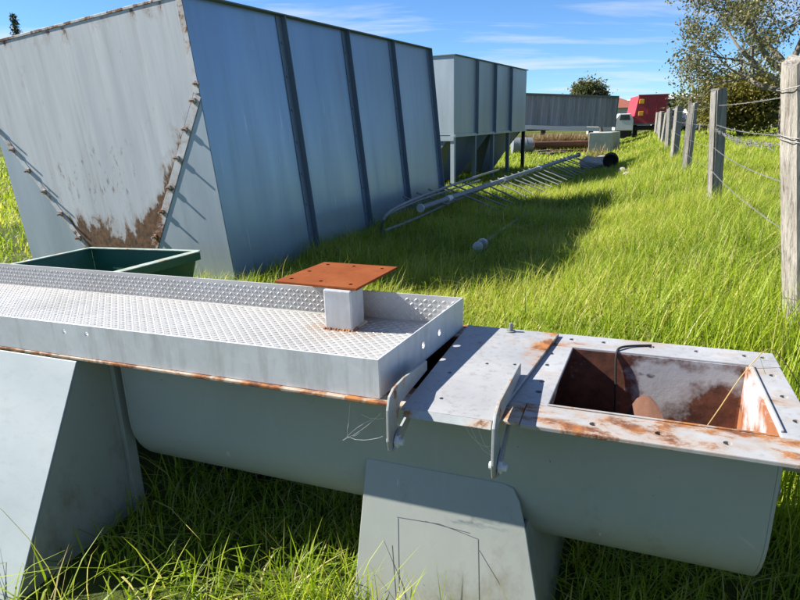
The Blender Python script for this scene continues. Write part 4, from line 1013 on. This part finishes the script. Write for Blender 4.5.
tree('gum_tree', 'tall sparse olive leaved tree with bare curving limbs behind the thick post', tbase(786, 25), 10.5, 6, M_leafA, 21, 0.24, first=0.27, levels=5, leaf=0.12, per=10, spread=0.19, lean=(-0.03, 0), kids=(3, 4), angle=(25, 65), lenf=0.72, limbs=[((-0.95, 0.1, 0.42), 2.3, 0.78), ((-0.75, -0.3, 0.75), 2.6, 0.95), ((-0.35, 0.5, 0.9), 2.6, 1.0), ((0.3, -0.2, 1.0), 2.6, 1.0), ((0.8, 0.3, 0.6), 2.4, 0.9), ((-0.6, 0.6, 0.35), 2.0, 0.7)])
tree('bushy_tree', 'dense yellow green bushy tree under the sparse olive tree', tbase(742, 30), 4.3, 3, M_leafB, 5, 0.16, first=0.26, levels=4, leaf=0.15, per=48, spread=0.38, kids=(4, 4), angle=(35, 80), lenf=0.82, squash=0.8)
tree('bushy_tree', 'low olive bush right of the dense yellow green tree', tbase(788, 33), 4.2, 3, M_leafB, 9, 0.14, first=0.25, levels=4, leaf=0.17, per=30, spread=0.36, kids=(4, 4), angle=(35, 80), lenf=0.82, squash=0.8)
tree('round_tree', 'round dark green tree rising behind the tipper body', tbase(603, 60), 6.9, 2, M_leafD, 12, 0.2, first=0.40, levels=4, leaf=0.24, per=20, spread=0.42, kids=(3, 5), angle=(12, 42), lenf=0.58)
for i, (px, d_, h_) in enumerate(((664, 75, 3.6), (672, 70, 4.0), (690, 72, 3.8), (640, 85, 3.4), (720, 62, 3.6), (775, 60, 4.2), (805, 56, 4.4), (838, 52, 4.6), (560, 90, 3.2), (530, 92, 3.4))):
    tree('hedge_tree', ('dark green tree in the distant hedge ' if i % 2 else 'olive tree in the distant hedge ') + ['beyond the red truck', 'beyond the red truck', 'beyond the parked white cars', 'beyond the white roofed shed', 'beyond the bushy yellow green tree', 'beyond the dark grey car', 'beyond the low olive bush', 'beyond the low olive bush', 'beyond the tipper body', 'beyond the tipper body'][i], tbase(px, d_), h_, 2, M_leafC if i % 2 else M_leafB, 60 + i, 0.15, first=0.28, levels=3, leaf=0.38, per=40, spread=0.55, kids=(4, 5), angle=(35, 85), lenf=0.85, squash=0.8)['group'] = 'distant hedge trees'
# spruce behind the tilted hopper
sp_ = ony(12, 12, 45); spb = (sp_.x, sp_.y, gz(sp_.x, sp_.y)); SH = sp_.z - spb[2]
spr = empty('spruce_tree', 'thin dark spruce whose tip rises above the tilted hopper', 'tree', spb)
MB().tube([(0, 0, -0.1), (0.05, 0, SH * 0.5), (0, 0, SH)], [0.16, 0.09, 0.012], 8).build('trunk', M_bark, spr)
Cs, Xs, Ys, tn = [], [], [], []
nr = np.random.default_rng(4); brm = MB()
for k in range(150):
    z_ = 1.2 + (SH - 1.35) * (k / 150); rmax = 1.35 * (1 - (z_ / SH)) ** 0.75 + 0.05; a = k * 2.4 + nr.uniform(-.3, .3); rl = rmax * nr.uniform(0.55, 1.1)
    e = Vector((math.cos(a) * rl, math.sin(a) * rl, z_ - 0.10 * rl + 0.06)); brm.tube([(0, 0, z_), e * 0.6 + Vector((0, 0, z_ * 0.4)), e], [0.02, 0.012, 0.004], 4)
    for m in range(26):
        f = nr.uniform(0.15, 1.05); c = np.array([math.cos(a) * rl * f, math.sin(a) * rl * f, z_ + (e.z - z_) * f]) + nr.normal(0, 0.07, 3)
        x_ = np.array([math.cos(a), math.sin(a), -0.2]) * 0.5 + nr.normal(0, 0.5, 3); x_ /= np.linalg.norm(x_)
        y_ = np.cross(x_, nr.normal(0, 1, 3)); y_ /= np.linalg.norm(y_)
        Cs.append(c); Xs.append(x_ * 0.20); Ys.append(y_ * 0.06); tn.append(nr.uniform())
brm.build('branches', M_bark, spr)
quads_object('crown', np.array(Cs), np.array(Xs), np.array(Ys), np.array(tn), M_leafC, spr)

# ------------------------------------------------------------------ grass
def blades(name, P, h, w, az, bend, tintv, seg=3, mat=None):
    n = len(P); V = np.zeros((n, 2 * seg + 1, 3), np.float32)
    dx, dy = np.cos(az), np.sin(az); sx, sy = -dy, dx
    for k in range(seg + 1):
        f = k / seg; off = bend * h * f ** 1.8; up = h * (f - 0.30 * np.minimum(bend, 1.4) * f ** 2.4)
        ww = w * 0.5 * (1 - f) ** 0.55 if k < seg else 0
        cx_, cy_, cz_ = P[:, 0] + dx * off, P[:, 1] + dy * off, P[:, 2] + up
        if k < seg:
            V[:, 2 * k] = np.stack([cx_ - sx * ww, cy_ - sy * ww, cz_], 1); V[:, 2 * k + 1] = np.stack([cx_ + sx * ww, cy_ + sy * ww, cz_], 1)
        else: V[:, 2 * k] = np.stack([cx_, cy_, cz_], 1)
    nv = 2 * seg + 1; loops = []
    for k in range(seg - 1): loops += [2 * k, 2 * k + 1, 2 * k + 3, 2 * k + 2]
    loops += [2 * seg - 2, 2 * seg - 1, 2 * seg]; lt = [4] * (seg - 1) + [3]; ls = np.concatenate([[0], np.cumsum(lt)[:-1]])
    nl = len(loops)
    LI = (np.arange(n)[:, None] * nv + np.array(loops)[None]).ravel().astype(np.int32)
    LS = (np.arange(n)[:, None] * nl + ls[None]).ravel().astype(np.int32); LT = np.tile(np.array(lt, np.int32), n)
    me = bpy.data.meshes.new(name); me.vertices.add(n * nv); me.vertices.foreach_set('co', V.ravel())
    me.loops.add(len(LI)); me.loops.foreach_set('vertex_index', LI)
    me.polygons.add(len(LS)); me.polygons.foreach_set('loop_start', LS); me.polygons.foreach_set('loop_total', LT)
    me.polygons.foreach_set('use_smooth', np.ones(len(LS), bool))
    a = me.attributes.new('tint', 'FLOAT', 'POINT'); a.data.foreach_set('value', np.repeat(tintv, nv).astype(np.float32))
    me.update(); me.materials.append(mat or M_grass)
    o = bpy.data.objects.new(name, me); COL.objects.link(o); o['kind'] = 'stuff'; return o
def lowf(x, y, s, ph):
    return (np.sin(x * s + ph) * np.sin(y * s * 1.1 + ph * 2) + np.sin(x * s * 2.3 + y * s * 1.7 + ph * 3) * 0.6) / 1.6
def conv_local(x, y):
    dx, dy = x - AO.x, y - AO.y; c, s_ = math.cos(-AR), math.sin(-AR); return dx * c - dy * s_, dx * s_ + dy * c
def make_grass(name, x0, x1, y0, y1, dens, hm, wm, lim=None, dry=0.05, seed=1, clump=0.5):
    g = np.random.default_rng(seed); n = int((x1 - x0) * (y1 - y0) * dens)
    x = g.uniform(x0, x1, n); y = g.uniform(y0, y1, n)
    keep = np.ones(n, bool)
    # only where the camera, or one a step aside, could see it
    ang = np.degrees(np.arctan2(x, np.maximum(y, 0.01))); keep &= (ang > -50) & (ang < 48) | (np.hypot(x, y) < 3.2)
    # patchy growth
    keep &= g.uniform(0, 1, n) < 1 - clump + clump * (0.5 + 0.8 * lowf(x, y, 4.5, 1.0 + seed))
    xh = (x - H1P[0]) * 0.921 - (y - H1P[1]) * 0.389; yh = (x - H1P[0]) * 0.389 + (y - H1P[1]) * 0.921
    keep &= ~((xh < 0.02) & (xh > -HW - 0.2) & (yh > -0.04) & (yh < HL + 0.05))
    cl, ct = conv_local(x, y)
    keep &= ~((cl > -1.20) & (cl < -0.54) & (ct > -0.048) & (ct < 0.73))
    keep &= ~((cl > -3.8) & (cl < -2.26) & (ct > -0.43) & (ct < 1.2))
    keep &= ~((cl > -2.28) & (cl < -1.76) & (ct > 0.49) & (ct < 0.67))
    gxx = (x - gA.x) * gx.x + (y - gA.y) * gx.y; gxx /= gx.length_squared; gyy = (x - gA.x) * gy.x + (y - gA.y) * gy.y
    keep &= ~((gxx > 0.0) & (gxx < 1.05) & (gyy > -0.1) & (gyy < bl + 0.05))
    if lim is not None: keep &= lim(x, y)
    x, y, cl, ct = x[keep], y[keep], cl[keep], ct[keep]; n = len(x); z = G(x, y) - 0.01
    h = hm * g.gamma(7, 1 / 7, n) * (1 + 0.42 * lowf(x, y, 1.3, 2.2) + 0.34 * lowf(x, y, 5.0, 0.4)); h = np.clip(h, 0.04, hm * 2.1)
    df = (x - FP0[0]) * FN[0] + (y - FP0[1]) * FN[1]; h *= 1 + 0.35 * np.exp(-(df / 0.6) ** 2)
    under = (cl > -2.2) & (cl < 0.12) & (ct > -0.05) & (ct < 0.82); h = np.where(under, np.minimum(h, 0.13), h)
    side = (cl > -2.3) & (cl < 0.15) & (ct > 0.8) & (ct < 1.35); h = np.where(side, np.minimum(h, 0.38), h)
    front = (cl > -0.62) & (cl < 0.15) & (ct > -0.75) & (ct <= -0.05); h = np.where(front, h * 0.55, h)
    az = g.uniform(0, 2 * np.pi, n) ; az = np.where(g.uniform(0, 1, n) < 0.22, 0.4 + g.normal(0, 0.7, n) + lowf(x, y, 0.8, 3.0), az)
    bend = np.clip(g.gamma(2.2, 0.40, n), 0.08, 2.2)
    tn = np.clip(0.42 + 0.26 * lowf(x, y, 1.1, 0.9) + 0.12 * lowf(x, y, 0.45, 2.1) + 0.10 * lowf(x, y, 6.0, 0.2) + g.normal(0, 0.17, n), 0, 0.80); tn = np.where(g.uniform(0, 1, n) < dry, g.uniform(0.85, 1.0, n), tn)
    w = wm * g.uniform(0.6, 1.35, n)
    # keep blades from passing through the conveyor when they bend towards it
    tipx, tipy = x + np.cos(az) * bend * h, y + np.sin(az) * bend * h
    tcl, tct = conv_local(tipx, tipy); hit = (~under) & (tcl > -3.8) & (tcl < 0.10) & (tct > -0.04) & (tct < 0.80) & (h > 0.16)
    az = np.where(hit, az + np.pi, az)
    return blades(name, np.stack([x, y, z], 1), h, w, az, bend, tn)
make_grass('foreground_grass', -3.0, 2.6, 1.0, 4.0, 3600, 0.16, 0.0066, seed=1, dry=0.11, lim=lambda x, y: conv_local(x, y)[1] > 0.06)
make_grass('foreground_grass', -3.0, 2.6, 0.55, 3.0, 1500, 0.15, 0.0085, seed=21, dry=0.12, clump=0.75, lim=lambda x, y: conv_local(x, y)[1] <= 0.06)
make_grass('yard_grass', -2.6, 6.5, 4.0, 8.5, 2900, 0.17, 0.0062, seed=2, dry=0.13)
make_grass('yard_grass', -1.5, 9.5, 8.5, 15.0, 1500, 0.165, 0.0095, seed=3, dry=0.13)
make_grass('yard_grass', 0.0, 17.0, 15.0, 25.0, 600, 0.15, 0.016, seed=4, dry=0.12)
make_grass('paddock_grass', 3.0, 36.0, 25.0, 47.0, 130, 0.15, 0.034, seed=5, dry=0.08)
make_grass('side_grass', -17.0, -3.0, 4.5, 22.0, 260, 0.16, 0.015, seed=6, dry=0.12)
make_grass('ground_cover', -2.6, 6.5, 3.0, 8.5, 1100, 0.075, 0.014, seed=12, dry=0.22)
make_grass('ground_cover', -1.5, 9.5, 8.5, 15.0, 420, 0.08, 0.022, seed=13, dry=0.22)
make_grass('side_grass', -34.0, -8.0, 14.0, 42.0, 55, 0.2, 0.045, seed=16, dry=0.1)
# long seed stalks standing above the grass and over the flange corner
g = np.random.default_rng(77); n = 900
x = g.uniform(-1.5, 5.0, n); y = g.uniform(0.8, 9, n); cl, ct = conv_local(x, y)
ok = ~((cl > -4) & (cl < 0.25) & (ct > -0.15) & (ct < 1.0)); xh = (x - H1P[0]) * 0.921 - (y - H1P[1]) * 0.389; ok &= xh > 0.2
x, y = x[ok], y[ok]; n = len(x)
blades('grass_stalks', np.stack([x, y, G(x, y)], 1), g.uniform(0.28, 0.50, n), np.full(n, 0.0035), g.uniform(0, 6.28, n), g.uniform(0.1, 0.8, n), g.uniform(0.7, 1.0, n), 4)
n = 420; cl = g.uniform(0.13, 0.75, n); ct = g.uniform(0.50, 1.20, n)
x = AO.x + cl * math.cos(AR) - ct * math.sin(AR); y = AO.y + cl * math.sin(AR) + ct * math.cos(AR)
blades('tall_grass_clump', np.stack([x, y, G(x, y)], 1), g.uniform(0.6, 1.0, n), g.uniform(0.004, 0.008, n), g.uniform(0, 6.28, n), g.uniform(0.05, 0.45, n), np.clip(g.normal(0.45, 0.2, n), 0, 1), 5)
n = 420; cl = -1.42 + 0.8 * g.beta(1.2, 2.2, n); ct = g.uniform(-0.40, -0.07, n)
x = AO.x + cl * math.cos(AR) - ct * math.sin(AR); y = AO.y + cl * math.sin(AR) + ct * math.cos(AR)
blades('foreground_grass', np.stack([x, y, G(x, y)], 1), g.uniform(0.10, 0.34, n), g.uniform(0.004, 0.008, n), g.uniform(0, 6.28, n), g.uniform(0.1, 0.7, n), np.clip(g.normal(0.45, 0.2, n), 0, 1), 3)
n = 1500; x = g.normal(1.95, 0.35, n); y = g.normal(2.75, 0.35, n); cl, ct = conv_local(x, y); ok = (ct > 0.95) | (cl > 0.3); x, y = x[ok], y[ok]; n = len(x)
blades('tall_grass_clump', np.stack([x, y, G(x, y)], 1), g.uniform(0.2, 0.46, n), g.uniform(0.004, 0.008, n), g.uniform(0, 6.28, n), g.uniform(0.1, 0.7, n), np.clip(g.normal(0.45, 0.2, n), 0, 1), 4)
# dry weeds in front of the tipper body
n = 8000; pw_ = [ony(530, 147, 33), ony(592, 146, 33)]
f = g.uniform(0, 1, n); x = pw_[0].x + (pw_[1].x - pw_[0].x) * f; y = pw_[0].y + (pw_[1].y - pw_[0].y) * f + g.uniform(0.3, 2.2, n)
o = blades('dry_weeds', np.stack([x, y, G(x, y)], 1), g.uniform(0.35, 1.05, n), np.full(n, 0.035), g.uniform(0, 6.28, n), g.uniform(0.1, 0.7, n), g.uniform(0.0, 1.0, n), 3, M_weed)
n = 160; pw_ = gp(598, 160); x = pw_.x + g.normal(0, 0.35, n); y = pw_.y + g.normal(0, 0.35, n)
blades('dry_weeds', np.stack([x, y, G(x, y)], 1), g.uniform(0.3, 0.85, n), np.full(n, 0.018), g.uniform(0, 6.28, n), g.uniform(0.1, 0.6, n), g.uniform(0.0, 1.0, n), 3, M_weed)

# cable over the inlet edge, a bent dry stalk in the inlet
cab_ = [(-0.420, 0.66, 0.756), (-0.400, 0.695, 0.758), (-0.34, 0.715, 0.756)]
pts = [(-0.415, 0.622, 0.50), (-0.418, 0.624, 0.60), (-0.425, 0.626, 0.70), (-0.425, 0.634, 0.745), (-0.415, 0.655, 0.757), (-0.38, 0.69, 0.7555), (-0.31, 0.72, 0.7545)]
o = MB().tube([AM @ p for p in smoothp([Vector(q_) for q_ in pts])], 0.0042, 8).build('cable', M_black, None, smooth=True)
tag(o, 'short black cable hanging over the back edge of the rusty inlet', 'cable')
pts = [(-0.20, 0.50, 0.24), (-0.16, 0.54, 0.45), (-0.09, 0.56, 0.62), (-0.02, 0.60, 0.75), (0.06, 0.66, 0.80), (0.2, 0.74, 0.6)]
o = MB().tube([AM @ p for p in smoothp([Vector(q_) for q_ in pts])], 0.0018, 5).build('dry_stalk', M_straw, None, smooth=True)
tag(o, 'single dry grass stalk bent down into the rusty inlet', 'stalk')
